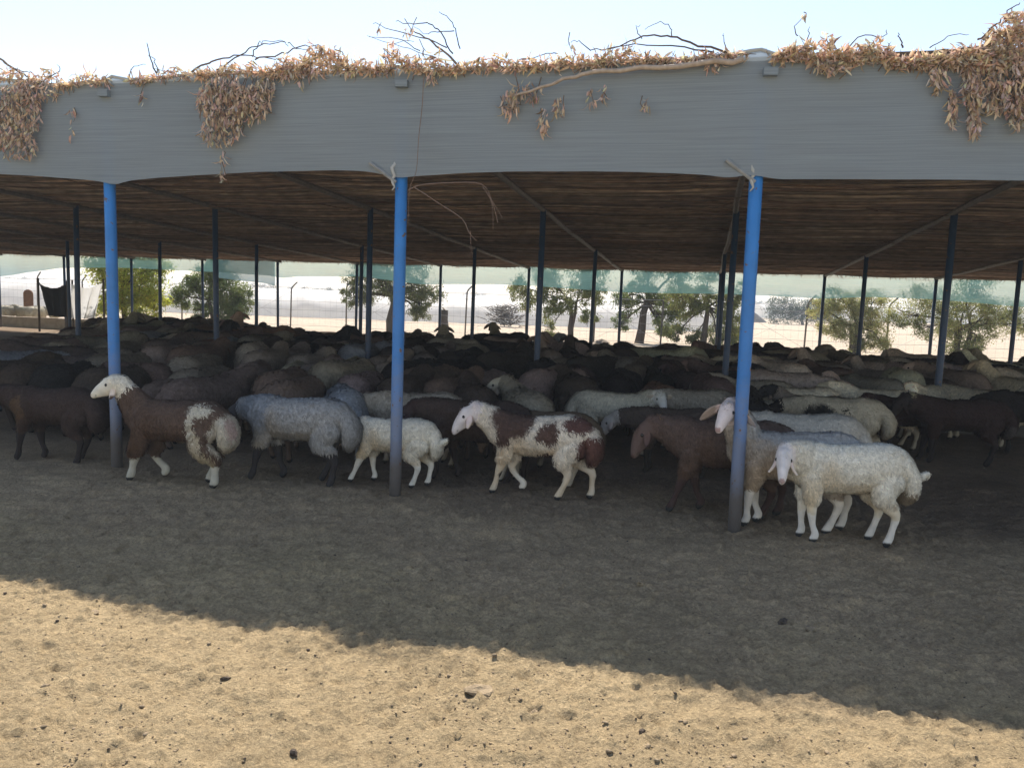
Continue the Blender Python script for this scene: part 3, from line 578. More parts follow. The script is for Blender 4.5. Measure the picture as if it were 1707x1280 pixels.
tarp('tarpaulin', [(62, 470), (110, 474), (110, 529), (82, 526)], 25.0, M['tarp_dark'], 'dark grey tarpaulin hanging in a point left of the white one', 1)
tarp('tarpaulin', [(119, 473), (171, 471), (160, 532), (119, 530)], 25.5, M['tarp_white'], 'white tarpaulin sheet hanging beside the yellow green tree', 3)
g = far_at(48, 520, 30); bo = empty('board', (g.x, g.y, 0)); tag(bo, 'brown rounded board standing behind the pale sheep at far left', 'board')
b = MB(); b.box((0, 0, .55), .36, .05, 1.1); b.tube([(0, -.03, 1.08), (0, .03, 1.08)], .18, 16); b.build('panel', M['rust'], bo)

# ---------------------------------------------------------------- sheep
def catmull(nodes, per=4):
    A = np.array(nodes, float); out = []
    for i in range(len(A) - 1):
        p0 = A[max(i - 1, 0)]; p1 = A[i]; p2 = A[i + 1]; p3 = A[min(i + 2, len(A) - 1)]
        for k in range(per):
            t = k / per; out.append(.5 * ((2 * p1) + (-p0 + p2) * t + (2 * p0 - 5 * p1 + 4 * p2 - p3) * t * t + (-p0 + 3 * p1 - 3 * p2 + p3) * t ** 3))
    out.append(A[-1]); return np.array(out)
def loft(b, nodes, per=4, n=14, hint=(0, 0, 1)):         # nodes: x, y, z, lateral radius, vertical radius
    A = catmull(nodes, per); P = [Vector(a[:3]) for a in A]; rl = A[:, 3]; rv = A[:, 4]; m = len(P)
    d0 = (P[1] - P[0]).normalized(); d1 = (P[-1] - P[-2]).normalized()
    def cap(p, d, a_, c_, sgn):
        return [(p + d * sgn * min(a_, c_) * s, a_ * q, c_ * q) for s, q in ((.45, .88), (.75, .62), (.95, .28))]
    rings = [(q, x, y, d0) for q, x, y in cap(P[0], d0, rl[0], rv[0], -1)][::-1] + [(P[i], rl[i], rv[i], (P[min(i + 1, m - 1)] - P[max(i - 1, 0)]).normalized()) for i in range(m)] + [(q, x, y, d1) for q, x, y in cap(P[-1], d1, rl[-1], rv[-1], 1)]
    vs = []; fs = []; hv = Vector(hint)
    for p, a_, c_, d in rings:
        h = hv if abs(d.dot(hv)) < .93 else Vector((1, 0, .01)); lat = d.cross(h).normalized(); ver = lat.cross(d)
        if h is not hv: lat, ver = Vector((0, -1, 0)) , d.cross(Vector((0, -1, 0)))
        for k in range(n):
            t = 2 * math.pi * k / n; vs.append(p + lat * math.cos(t) * a_ + ver * math.sin(t) * c_)
    for i in range(len(rings) - 1):
        for k in range(n): fs.append((i * n + k, i * n + (k + 1) % n, (i + 1) * n + (k + 1) % n, (i + 1) * n + k))
    fs.append(tuple(range(n))[::-1]); fs.append(tuple((len(rings) - 1) * n + k for k in range(n))); b.add(vs, fs)
def remeshed(b, voxel, smooth):
    me = bpy.data.meshes.new('tmp'); me.from_pydata(b.v, [], b.f); o = bpy.data.objects.new('tmp', me); COL.objects.link(o)
    m = o.modifiers.new('r', 'REMESH'); m.mode = 'VOXEL'; m.voxel_size = voxel; m = o.modifiers.new('s', 'SMOOTH'); m.iterations = smooth; m.factor = .5
    dg = bpy.context.evaluated_depsgraph_get(); dg.update(); ev = o.evaluated_get(dg); em = ev.to_mesh()
    nV = len(em.vertices); V = np.empty(nV * 3, np.float32); em.vertices.foreach_get('co', V); V = V.reshape(-1, 3).astype(float)
    Fq = [tuple(p.vertices) for p in em.polygons]; ev.to_mesh_clear(); bpy.data.objects.remove(o); bpy.data.meshes.remove(me)
    return V, Fq
def segdist(P, a, b_):
    a = np.array(a, float); b_ = np.array(b_, float); d = b_ - a; t = np.clip(((P - a) @ d) / (d @ d), 0, 1); return np.linalg.norm(P - a - t[:, None] * d, axis=1), t
def sheep_meshes(key, head='level', turn=0.0, feet=((0, 0), (0, 0), (0, 0), (0, 0)), fat=1.0, ntuft=3500, tl=.040, tw=.011, colfn=None, voxel=.016, tail=1.0, ear='droop', curly=.008, neck_len=1.0, earlen=.15, hair_legs=False, tailup=False, woolhead=False, smooth=6, headpos=None, headdir=None, face=None, seed=0, short=False):
    r = np.random.default_rng(seed + 11); b = MB(); f = fat
    loft(b, [(-.44, 0, .54, .085, .10), (-.39, 0, .55, .125 * f, .135), (-.28, 0, .555, .155 * f, .158), (-.1, 0, .535, .160 * f, .162), (.10, 0, .53, .150 * f, .160), (.25, 0, .54, .132 * f, .155), (.36, 0, .565, .095, .12)])
    # fat tail
    if tail: 
        loft(b, [(-.42, 0, .60, .09 * tail, .06), (-.485, 0, .52, .110 * tail, .062 * tail), (-.505, 0, .44, .115 * tail, .060 * tail), (-.495, 0, .37, .095 * tail, .045 * tail), (-.475, 0, .33, .05 * tail, .025)], hint=(1, 0, 0))
        if tailup: loft(b, [(-.51, .02, .50, .035, .03), (-.56, .03, .50, .028, .022), (-.62, .04, .53, .018, .014)])
    HP = headpos or {'level': (.62, 0, .70), 'up': (.52, 0, .86), 'down': (.62, 0, .36), 'low': (.66, 0, .54)}[head]
    HD = headdir or {'level': (.80, 0, -.60), 'up': (.85, 0, -.45), 'down': (.25, 0, -.97), 'low': (.6, 0, -.8)}[head]
    hp = Vector(HP); hd = Vector(HD).normalized()
    if turn: hd = Matrix.Rotation(turn, 3, 'Z') @ hd; hp = Vector((hp.x, hp.y + .10 * math.sin(turn), hp.z))
    nb = Vector((.30, 0, .57)); nm = nb.lerp(hp, .55) + Vector((0, 0, .02))
    loft(b, [(*nb, .11, .14), (*nm, .075, .10), (*(hp - hd * .02), .058, .072)])
    upv = Vector((0, 0, 1)) - hd * hd.z; upv = upv.normalized() if upv.length > .2 else Vector((1, 0, 0)); lat = hd.cross(upv)
    hn = []
    for s_, rl, rv, o_ in ((-.03, .058, .060, 0), (.03, .064, .076, .006), (.09, .055, .070, .014), (.155, .042, .057, .012), (.215, .035, .043, 0), (.248, .027, .031, -.007)):
        p = hp + hd * s_ + upv * o_; hn.append((*p, rl, rv))
    loft(b, hn, hint=tuple(upv)); jaw = [hp + hd * .06 - upv * .03, hp + hd * .13 - upv * .035, hp + hd * .20 - upv * .028]
    loft(b, [(*jaw[0], .035, .035), (*jaw[1], .025, .025), (*jaw[2], .018, .016)])
    lr = 1.35 if hair_legs else 1.12
    for i, (dx, lift) in enumerate(feet):                # front left, front right, hind left, hind right; left is +y
        sy = 1 if i % 2 == 0 else -1; yy = .085 * sy * f
        if i < 2:
            kx = .27 + dx * .5 + (.05 if lift else 0); fx = .27 + dx
            loft(b, [(.25, yy * .9, .47, .06, .085), (.255 + dx * .12, yy, .37, .048, .062), (.265 + dx * .3, yy, .29, .036 * lr, .042 * lr), (kx, yy * .98, .215 + lift * .4, .030 * lr, .033 * lr), (kx + (fx - kx) * .45, yy * .95, .13 + lift * .7, .021 * lr, .023 * lr), (fx - .01, yy * .93, .065 + lift, .025 * lr, .028 * lr), (fx + .012, yy * .93, .022 + lift, .027, .032)], per=3, n=10, hint=(1, 0, 0))
        else:
            fx = -.33 + dx; hx = -.368 + dx * .7
            loft(b, [(-.32, yy * .95, .48, .085 * f, .12), (-.275 + dx * .2, yy * 1.15, .38, .065, .085), (-.30 + dx * .4, yy * 1.15, .31, .045 * lr, .055 * lr), (hx, yy * 1.1, .235 + lift * .7, .028 * lr, .036 * lr), (hx + (fx - hx) * .45, yy * 1.05, .14 + lift, .022 * lr, .024 * lr), (fx, yy * 1.0, .065 + lift, .026 * lr, .029 * lr), (fx + .022, yy * 1.0, .022 + lift, .028, .033)], per=3, n=10, hint=(1, 0, 0))
    V, Fq = remeshed(b, voxel, smooth)
    # regions: 1 = wool, 0 = short hair
    dh, th_ = segdist(V, hp, hp + hd * .24); dn, _ = segdist(V, nb, hp - hd * .03)
    def woolness(P):
        dh, t = segdist(P, hp + hd * (.075 if woolhead else .015), hp + hd * .24); leg = np.clip((P[:, 2] - (.20 if hair_legs else .27)) / .06, 0, 1)
        return leg * np.clip((dh - .072) / .02, 0, 1)
    w_ = woolness(V)
    tri = np.array([(q[0], q[1], q[2]) for q in Fq] + [(q[0], q[2], q[3]) for q in Fq if len(q) == 4])
    fn = np.cross(V[tri[:, 1]] - V[tri[:, 0]], V[tri[:, 2]] - V[tri[:, 0]]); ar = np.linalg.norm(fn, axis=1); fn /= ar[:, None] + 1e-12
    vn = np.zeros_like(V); [np.add.at(vn, tri[:, k], fn * ar[:, None]) for k in range(3)]; vn /= np.linalg.norm(vn, axis=1)[:, None] + 1e-12
    lump = .011 * vnoise(V * [1, 1, .7], 9, seed) + curly * vnoise(V, 24, seed + 1) + curly * .5 * vnoise(V, 50, seed + 2)
    V = V + vn * (w_ * (lump + .012))[:, None]
    colf = colfn or (lambda P, w: np.ones((len(P), 3)))
    C = colf(V, w_); hoof = V[:, 2] < .034
    for i in range(4): pass
    C[hoof] = np.minimum(C[hoof], .03) if colfn else np.array([.25, .25, .25])
    mz, tm = segdist(V, hp + hd * .235, hp + hd * .25); C[mz < .022] *= np.array([.55, .42, .40])
    # mouth line
    mp = hp + hd * .215 - upv * .02; dm, _ = segdist(V, mp + lat * .05, mp - lat * .05); C[(dm < .010)] *= .45
    # ears: thin curved leaves that belong to the body mesh
    EV = []; EF = []; EC = []
    for sy in (1, -1):
        root = hp + hd * .0 + lat * .052 * sy + upv * .028
        if ear == 'droop': dirn = (lat * sy * .45 - Vector((0, 0, 1)) * .95 + hd * .08).normalized()
        elif ear == 'side': dirn = (lat * sy * 1.0 - Vector((0, 0, 1)) * .42).normalized()
        else: dirn = (lat * sy * .8 - hd * .45 - Vector((0, 0, 1)) * .35).normalized()
        wv = dirn.cross(lat * sy + upv * .3).normalized() if ear == 'droop' else hd.cross(dirn).normalized(); th_n = dirn.cross(wv)
        n0 = len(EV); K = 7
        for k in range(K + 1):
            t = k / K; wd = .036 * math.sin(math.pi * (t * .86 + .10)) ** .7; c = root + dirn * earlen * t + th_n * .02 * math.sin(t * 2.6)
            if ear == 'side': c = c - Vector((0, 0, 1)) * .05 * t * t
            for a_, tt in ((-1, 0), (-.5, .007), (0, .010), (.5, .007), (1, 0), (.5, -.005), (0, -.002), (-.5, -.005)):
                EV.append(c + wv * wd * a_ + th_n * (tt + .012 * a_ * a_))
        for k in range(K):
            for q in range(8): EF.append((n0 + k * 8 + q, n0 + k * 8 + (q + 1) % 8, n0 + (k + 1) * 8 + (q + 1) % 8, n0 + (k + 1) * 8 + q))
        EF.append(tuple(n0 + q for q in range(8))); EF.append(tuple(n0 + K * 8 + q for q in range(8))[::-1])
    EVa = np.array([tuple(v) for v in EV]); nbv = len(V); EC = colf(EVa, np.zeros(len(EVa)))
    if colfn: EC = EC * np.array([1.0, .90, .88])
    me = bpy.data.meshes.new('sheep'); me.from_pydata(np.concatenate([V, EVa]).tolist(), [], Fq + [tuple(i + nbv for i in q) for q in EF]); me.update()
    CC = np.concatenate([C, EC]); setcol(me, np.concatenate([CC, np.ones((len(CC), 1))], 1)); me.polygons.foreach_set('use_smooth', [True] * len(me.polygons)); me.materials.append(M['skin'])
    # fleece: thousands of short locks lying down the body
    pick = ar * np.mean([w_[tri[:, k]] for k in range(3)], 0); pick = pick / pick.sum(); ti = r.choice(len(tri), ntuft, p=pick); bc = r.dirichlet((1, 1, 1), ntuft)
    P = sum(V[tri[ti, k]] * bc[:, k:k + 1] for k in range(3)); Nn = sum(vn[tri[ti, k]] * bc[:, k:k + 1] for k in range(3)); Nn /= np.linalg.norm(Nn, axis=1)[:, None]
    flow = np.stack([vnoise(P, 16, 61 + k) for k in range(3)], 1)
    D = np.array([-.25, 0, -.8]) + flow * .5 + r.normal(size=P.shape) * .30; D -= Nn * np.sum(D * Nn, 1)[:, None]; D /= np.linalg.norm(D, axis=1)[:, None] + 1e-9
    lift = (.20 + .22 * r.random(ntuft))[:, None] * (.5 if short else 1); D = D + Nn * lift; D /= np.linalg.norm(D, axis=1)[:, None]
    A = np.cross(D, Nn); A /= np.linalg.norm(A, axis=1)[:, None] + 1e-9
    ww = woolness(P); l = tl * r.uniform(.6, 1.35, (ntuft, 1)) * (.45 + .55 * ww[:, None]) * np.where(P[:, 2:3] < .42, 1.25, 1.0); wd = tw * r.uniform(.6, 1.3, (ntuft, 1))
    P0 = P - Nn * .004; mpt = P0 + D * l * .5 + Nn * .006; tip = P0 + D * l - Nn * l * .18
    TV = np.stack([P0 - A * wd * .5, P0 + A * wd * .5, mpt + A * wd * .45, mpt - A * wd * .45, tip], 1).reshape(-1, 3)
    b_ = np.arange(ntuft) * 5; Fl = []
    quads = np.stack([b_, b_ + 1, b_ + 2, b_ + 3], 1); tris = np.stack([b_ + 3, b_ + 2, b_ + 4], 1)
    fm = bpy.data.meshes.new('fleece'); fm.vertices.add(len(TV)); fm.vertices.foreach_set('co', TV.astype(np.float32).ravel())
    loops = np.concatenate([quads.ravel(), tris.ravel()]).astype(np.int32); fm.loops.add(len(loops)); fm.loops.foreach_set('vertex_index', loops)
    fm.polygons.add(2 * ntuft); fm.polygons.foreach_set('loop_start', np.concatenate([np.arange(ntuft) * 4, ntuft * 4 + np.arange(ntuft) * 3]).astype(np.int32)); fm.update(calc_edges=True)
    TC = colf(P + r.normal(size=P.shape) * .010, ww) * (1 + .13 * r.normal(size=(ntuft, 1))).clip(.6, 1.4); TC = np.repeat(TC, 5, 0); shade_tip = np.ones((len(TC), 1)); setcol(fm, np.concatenate([TC * shade_tip, np.ones((len(TC), 1))], 1))
    fm.polygons.foreach_set('use_smooth', [True] * (2 * ntuft)); nrm = np.repeat(Nn + .35 * D, 5, 0); nrm /= np.linalg.norm(nrm, axis=1)[:, None]; fm.normals_split_custom_set_from_vertices(nrm.tolist()); fm.materials.append(M['wool'])
    eyes = [(hp + hd * .075 + upv * .026 + lat * s * .047) for s in (1, -1)]
    return me, fm, eyes
_eye = None
def eye_mesh():
    global _eye
    if _eye is None:
        bm = bmesh.new(); bmesh.ops.create_uvsphere(bm, u_segments=12, v_segments=8, radius=.0155); _eye = bpy.data.meshes.new('eye'); bm.to_mesh(_eye); bm.free(); _eye.materials.append(M['eye']); _eye.polygons.foreach_set('use_smooth', [True] * len(_eye.polygons))
    return _eye
def place_sheep(ms, loc, heading, scale, color, label, group=None, eyes=True, name='sheep'):
    me, fm, ey = ms; o = bpy.data.objects.new(name, me); COL.objects.link(o); o.location = loc; o.rotation_euler.z = heading
    o.scale = scale if hasattr(scale, '__len__') else (scale,) * 3; o.color = (*color, 1); tag(o, label, 'sheep', group)
    fl = bpy.data.objects.new('fleece', fm); COL.objects.link(fl); fl.parent = o; fl.color = (*color, 1)
    if eyes:
        for e in ey: q = bpy.data.objects.new('eye', eye_mesh()); COL.objects.link(q); q.parent = o; q.location = e
    return o
def patches(base, head=None, leg=None, spots=(), hp=(.62, 0, .70), hd=(.8, 0, -.6), headr=.10, jitter=.05, legz=.26, neck=None, seed=0):
    hp = np.array(hp); hd = np.array(hd) / np.linalg.norm(hd)
    def fn(P, w):
        Q = P + .03 * np.stack([vnoise(P, 9, 71 + k + seed) for k in range(3)], 1) + .012 * np.stack([vnoise(P, 30, 75 + k + seed) for k in range(3)], 1)
        C = np.tile(np.array(base, float), (len(P), 1)) * (1 + jitter * 2 * vnoise(P, 5, 81 + seed))[:, None]
        for (c, rr, col) in spots:
            d = np.linalg.norm((Q - np.array(c)) / np.array(rr), axis=1); k_ = np.clip((1.12 - d) / .24, 0, 1)[:, None]; C = C * (1 - k_) + np.array(col) * k_
        st = np.clip(vnoise(P, 7, 88 + seed) * .7 + (.45 - P[:, 2]) * 1.6 + vnoise(P, 2.5, 89 + seed) * .3, 0, .75)[:, None]; C = C * (1 - st) + C * np.array([.80, .66, .48]) * st
        if head is not None:
            d, t = segdist(P, hp - hd * .02, hp + hd * .26); C[d < headr] = np.array(head)
        if leg is not None: C[Q[:, 2] < legz] = np.array(leg)
        return C
    return fn
WHITE = (.78, .73, .62); CREAM = (.50, .45, .36); FACE = (.62, .57, .54); PINK = (.55, .40, .38); BRN = (.085, .055, .045); DBR = (.040, .028, .024); RBR = (.10, .048, .034); GREY = (.20, .21, .23); BLK = (.016, .014, .014)
LEFT = math.pi - TH                                      # heading along the front row towards the left of the picture
def G(px, py): return ground_at(px, py)
def hero(label, px, py, heading, scale, kw, color=(1, 1, 1)):
    """px, py: point on the ground under the middle of the body"""
    ms = sheep_meshes(label, voxel=.0125, **kw); return place_sheep(ms, G(px, py), heading, scale, color, label)
# 1. white lamb in front at the right, face turned to the viewer
hp, hd = (.50, .13, .63), (.25, .80, -.55)
hero('white woolly lamb standing nearest at right, droopy ears, face turned to viewer', 1396, 903, math.pi - .06, (.88, .92, .97),
     dict(headpos=hp, headdir=hd, feet=((-.06, 0), (.0, 0), (-.03, 0), (.05, 0)), ntuft=17000, tl=.030, tw=.0075, curly=.004, tail=1.05, tailup=True, earlen=.155, seed=1, fat=.90,
          colfn=patches((.82, .76, .64), head=(.80, .72, .67), hp=hp, hd=hd, headr=.085, leg=(.78, .70, .60), spots=[((-.5, .05, .35), (.12, .14, .06), (.35, .28, .20))], legz=.2)))
# 2. greyish cream sheep peering round the right post
hp, hd = (.46, .10, .86), (.28, .80, -.50)
hero('cream sheep with bare pinkish face peering round the right front post', 1312, 880, LEFT - .02, 1.0,
     dict(headpos=hp, headdir=hd, feet=((.03, 0), (-.06, 0), (.06, 0), (-.05, 0)), ntuft=13000, tl=.036, tw=.009, ear='side', earlen=.17, seed=2, fat=.95,
          colfn=patches((.44, .37, .30), head=(.78, .66, .61), hp=hp, hd=hd, headr=.088, leg=(.74, .66, .56), legz=.28, spots=[((-.1, 0, .75), (.6, .4, .13), (.42, .40, .38))])))
# 3. red-brown sheep left of the right post
hp, hd = (.58, 0, .62), (.45, .05, -.88)
hero('reddish brown sheep walking left with lowered head beside the right post', 1205, 856, LEFT + .02, 1.02,
     dict(headpos=hp, headdir=hd, feet=((.12, 0), (-.10, 0), (.05, 0), (-.08, 0)), ntuft=12000, tl=.034, tw=.009, seed=3, earlen=.15,
          colfn=patches((.115, .078, .064), head=(.13, .085, .07), hp=hp, hd=hd, leg=(.06, .033, .027), legz=.24, spots=[((.60, 0, .74), (.09, .09, .05), (.30, .17, .09)), ((.38, .085, .05), (.05, .05, .02), (.4, .36, .3))])))
# 4. white and brown patched sheep
hp, hd = (.60, .02, .70), (.66, .10, -.74)
sp = [((.20, .1, .70), (.21, .4, .17), (.10, .062, .05)), ((.28, .1, .54), (.07, .3, .12), (.095, .056, .045)), ((-.12, .12, .58), (.09, .2, .11), (.11, .064, .05)), ((-.36, .1, .66), (.14, .25, .065), (.13, .065, .055)), ((-.50, .05, .45), (.13, .3, .12), (.14, .065, .05)), ((-.08, 0, .36), (.13, .3, .05), (.06, .035, .03)),
      ((.29, .08, .16), (.03, .06, .03), (.03, .02, .02)), ((.30, -.08, .16), (.05, .06, .07), (.04, .02, .02))]
hero('white sheep with reddish brown patches walking left in the middle', 893, 826, LEFT - .03, .93,
     dict(headpos=hp, headdir=hd, feet=((.10, 0), (-.13, .02), (.10, 0), (-.15, 0)), ntuft=14000, tl=.040, tw=.009, seed=4, earlen=.16,
          colfn=patches((.78, .69, .57), head=(.78, .69, .66), hp=hp, hd=hd, leg=None, spots=sp)))
# 5. cream sheep facing right behind the patched one
hp, hd = (.48, -.13, .70), (.20, -.85, -.50)
hero('cream sheep with curly forelock facing right behind the patched sheep', 1022, 757, -TH + .12, .92,
     dict(woolhead=True, headpos=hp, headdir=hd, feet=((.0, 0), (.06, 0), (-.0, 0), (.05, 0)), ntuft=12000, tl=.045, tw=.011, seed=5, earlen=.10, ear='back', fat=1.05,
          colfn=patches((.56, .50, .39), head=(.72, .67, .60), hp=hp, hd=hd, leg=(.40, .36, .29), headr=.085, spots=[])))
# 6. white lamb whose head is hidden behind the grey one
hp, hd = (.56, -.02, .50), (.7, -.1, -.7)
hero('white lamb with head tucked behind the grey sheep, left of the middle post', 652, 807, LEFT + .0, .79,
     dict(headpos=hp, headdir=hd, feet=((.16, 0), (-.04, 0), (.05, 0), (-.06, 0)), ntuft=14000, tl=.040, tw=.009, seed=6, tailup=True, tail=.85,
          colfn=patches((.80, .74, .62), head=(.62, .54, .46), hp=hp, hd=hd, leg=(.78, .72, .62))))
# 7. blue-grey sheep with dark legs
hp, hd = (.60, -.10, .55), (.7, -.1, -.7)
hero('blue grey woolly sheep with dark legs between the left and middle posts', 494, 802, LEFT + .0, 1.0,
     dict(headpos=hp, headdir=hd, feet=((.10, 0), (-.10, 0), (-.04, 0), (.12, 0)), ntuft=15000, tl=.042, tw=.009, seed=7, fat=1.05,
          colfn=patches((.33, .325, .32), head=(.05, .045, .045), hp=hp, hd=hd, leg=(.035, .03, .03), legz=.30, spots=[((-.30, .1, .09), (.06, .05, .05), (.45, .4, .36)), ((.35, 0, .55), (.18, .3, .2), (.24, .255, .28))])))
# 8. big brown sheep with white head and white rump
hp, hd = (.50, .04, .82), (.90, .12, -.40)
sp = [((-.52, .0, .44), (.12, .3, .17), (.56, .50, .40)), ((-.30, .12, .64), (.10, .14, .05), (.60, .55, .44)), ((-.25, .14, .53), (.035, .1, .12), (.58, .53, .43)), ((-.29, .12, .38), (.05, .1, .12), (.52, .44, .32)), ((-.12, 0, .35), (.09, .2, .04), (.42, .33, .21)), ((-.56, .06, .50), (.04, .05, .09), (.50, .37, .32)),
      ((-.37, .1, .26), (.07, .12, .09), (.46, .40, .28))]
hero('large dark brown sheep with white head, rump and socks at the left post', 292, 804, LEFT + .04, .96,
     dict(woolhead=True, headpos=hp, headdir=hd, feet=((.10, 0), (-.12, .03), (-.10, 0), (.05, 0)), ntuft=13000, tl=.038, tw=.009, seed=8, fat=1.05, tail=1.05, hair_legs=True, earlen=.15,
          colfn=patches((.12, .078, .058), head=(.82, .75, .62), hp=hp, hd=hd, headr=.12, leg=(.52, .47, .37), legz=.19, spots=sp)))
# 9. dark brown sheep at the left edge
hp, hd = (.62, .0, .60), (.6, 0, -.8)
hero('dark brown sheep walking left at the left edge of the picture', 92, 768, LEFT + .03, .93,
     dict(headpos=hp, headdir=hd, feet=((.08, 0), (-.08, 0), (.0, 0), (.1, 0)), ntuft=10000, tl=.036, tw=.010, seed=9,
          colfn=patches((.060, .040, .034), head=(.05, .03, .028), hp=hp, hd=hd, leg=(.028, .02, .018), spots=[((.30, .1, .50), (.10, .2, .12), (.12, .075, .045)), ((.38, .085, .0), (.1, .05, .05), (.03, .03, .03))])))
# 10. two more brown sheep behind the front line, and dark ones at the right
hp, hd = (.60, .0, .60), (.5, 0, -.86)
hero('plain dark brown sheep just right of the middle post, behind the patched one', 790, 800, LEFT + .02, .98,
     dict(headpos=hp, headdir=hd, feet=((.08, 0), (-.10, 0), (.0, 0), (-.1, 0)), ntuft=9000, tl=.034, tw=.010, seed=10,
          colfn=patches((.060, .040, .034), head=(.05, .03, .028), hp=hp, hd=hd, leg=(.028, .02, .018), spots=[((-.42, .1, .3), (.06, .1, .07), (.4, .37, .32))])))
hp, hd = (.56, .0, .52), (.3, 0, -.95)
hero('tan legged brown sheep grazing behind the patched sheep', 905, 808, LEFT - .01, .90,
     dict(headpos=hp, headdir=hd, feet=((.14, 0), (.02, 0), (.06, 0), (.12, 0)), ntuft=8000, tl=.036, tw=.010, seed=12,
          colfn=patches((.16, .115, .075), head=(.12, .08, .055), hp=hp, hd=hd, leg=(.48, .41, .32), legz=.26)))
hp, hd = (.60, .08, .66), (.55, .45, -.70)
hero('nearly black brown sheep with cream forehead standing at right of the flock', 1590, 772, LEFT + .04, .98,
     dict(headpos=hp, headdir=hd, feet=((.0, 0), (.06, 0), (.02, 0), (-.06, 0)), ntuft=9000, tl=.034, tw=.011, seed=13,
          colfn=patches((.040, .024, .022), head=(.025, .018, .017), hp=hp, hd=hd, leg=(.022, .016, .015), spots=[((.58, .05, .73), (.10, .13, .06), (.42, .36, .22)), ((-.54, .05, .36), (.07, .2, .12), (.09, .075, .07))])))
hero('dark reddish brown sheep in front of the cream forehead one, rear hidden', 1508, 756, LEFT + .35, .90,
     dict(headpos=(.60, 0, .66), headdir=(.6, 0, -.8), feet=((.0, 0), (.06, 0), (.02, 0), (-.06, 0)), ntuft=7000, tl=.034, tw=.011, seed=14,
          colfn=patches((.050, .025, .022), head=(.05, .025, .02), leg=(.022, .016, .015), spots=[((.6, 0, .78), (.08, .1, .06), (.42, .36, .28))])))
hero('black sheep cut off by the right edge of the picture', 1712, 755, LEFT + .2, 1.02,
     dict(head='low', feet=((.0, 0), (.06, 0), (.02, 0), (-.06, 0)), ntuft=6000, tl=.034, tw=.011, seed=15, colfn=patches((.022, .018, .018), leg=(.015, .012, .012))))
hero('cream sheep with black shoulder patch behind the nearest white lamb', 1392, 768, LEFT - .25, .95,
     dict(head='low', feet=((.0, 0), (.06, 0), (.02, 0), (-.06, 0)), ntuft=8000, tl=.034, tw=.011, seed=16, fat=1.02, colfn=patches((.50, .43, .32), head=(.03, .025, .025), hp=(.66, 0, .54), hd=(.6, 0, -.8), leg=(.3, .27, .22), spots=[((.16, .12, .50), (.20, .3, .13), (.018, .016, .016)), ((-.08, .15, .60), (.03, .08, .03), (.03, .025, .02)), ((-.12, .15, .50), (.025, .08, .04), (.03, .025, .02))])))
hero('pale grey backed sheep directly behind the nearest white lamb', 1330, 822, LEFT - .04, .98,
     dict(head='low', feet=((.0, 0), (.06, 0), (.02, 0), (-.06, 0)), ntuft=9000, tl=.036, tw=.010, seed=17, fat=1.1, colfn=patches((.55, .50, .43), head=(.45, .40, .34), hp=(.66, 0, .54), hd=(.6, 0, -.8), leg=(.03, .025, .022), legz=.32)))
hp, hd = (.58, .03, .76), (.80, .25, -.50)
hero('grey brown sheep with white blaze on a black face right of the right post', 1352, 748, LEFT + .0, .86,
     dict(headpos=hp, headdir=hd, ntuft=7000, tl=.034, tw=.010, seed=18, colfn=patches((.24, .19, .15), head=(.018, .016, .016), hp=hp, hd=hd, headr=.10, leg=(.1, .08, .07), spots=[])))
hero('small brown sheep with white nose behind the red brown one', 1120, 790, LEFT - .1, .88,
     dict(head='low', ntuft=7000, tl=.034, tw=.010, seed=19, colfn=patches((.085, .062, .05), head=(.4, .36, .32), hp=(.66, 0, .54), hd=(.6, 0, -.8), leg=(.03, .025, .02))))
HERO_XY = [(o.location.x, o.location.y, o.rotation_euler.z) for o in COL.objects if o.name.startswith('sheep') and o.type == 'MESH']

# the flock: shared bodies, each copied sheep its own object
ft = lambda *a: tuple(a)
def fleece_grad(P, w):                                   # face and shanks slightly darker than the fleece; value is multiplied by the sheep's own colour
    C = np.ones((len(P), 3)) * (1 + .12 * vnoise(P, 4, 91))[:, None]; C[w < .4] *= .62; return C
def pale_face(P, w):
    C = fleece_grad(P, w); m = (w < .35) & (P[:, 0] > .5) & (P[:, 2] > .3); C[m] *= 2.6; return C
PROTO = []
for i, kw in enumerate([dict(head='down', fat=1.08), dict(head='down', turn=.7, fat=1.02), dict(head='low', fat=1.12, tail=1.15), dict(head='low', turn=-.6, fat=1.0), dict(head='level', fat=1.05), dict(head='level', turn=1.0, fat=1.08), dict(head='up', fat=1.0, ear='side')]):
    f_ = [(float(rng.uniform(-.08, .08)), 0) for _ in range(4)]
    PROTO.append(sheep_meshes('p%d' % i, feet=f_, ntuft=5200, tl=.050, tw=.018, voxel=.019, seed=40 + i, smooth=5, curly=.012, colfn=pale_face if i in (3, 5) else fleece_grad, **kw))
PAL = {'black': (.024, .020, .020), 'dark brown': (.072, .052, .042), 'brown': (.16, .11, .085), 'grey brown': (.27, .215, .17), 'taupe': (.42, .35, .27), 'cream': (.66, .57, .43), 'blue grey': (.28, .285, .30), 'rust brown': (.20, .105, .065)}
def colour_name(u, v, r):
    if u > .3 and v < 9: ks, ps = ['black', 'dark brown', 'brown', 'grey brown', 'taupe', 'cream'], [.08, .14, .12, .12, .20, .34]
    elif u > .3: ks, ps = ['black', 'dark brown', 'brown', 'grey brown', 'taupe', 'cream'], [.10, .25, .16, .24, .17, .08]
    elif u > -4.0: ks, ps = ['black', 'dark brown', 'brown', 'grey brown', 'taupe', 'blue grey'], [.26, .28, .14, .16, .13, .03]
    else: ks, ps = ['black', 'dark brown', 'brown', 'grey brown', 'taupe', 'blue grey', 'rust brown'], [.07, .20, .17, .30, .20, .04, .02]
    return r.choice(ks, p=np.array(ps) / sum(ps))
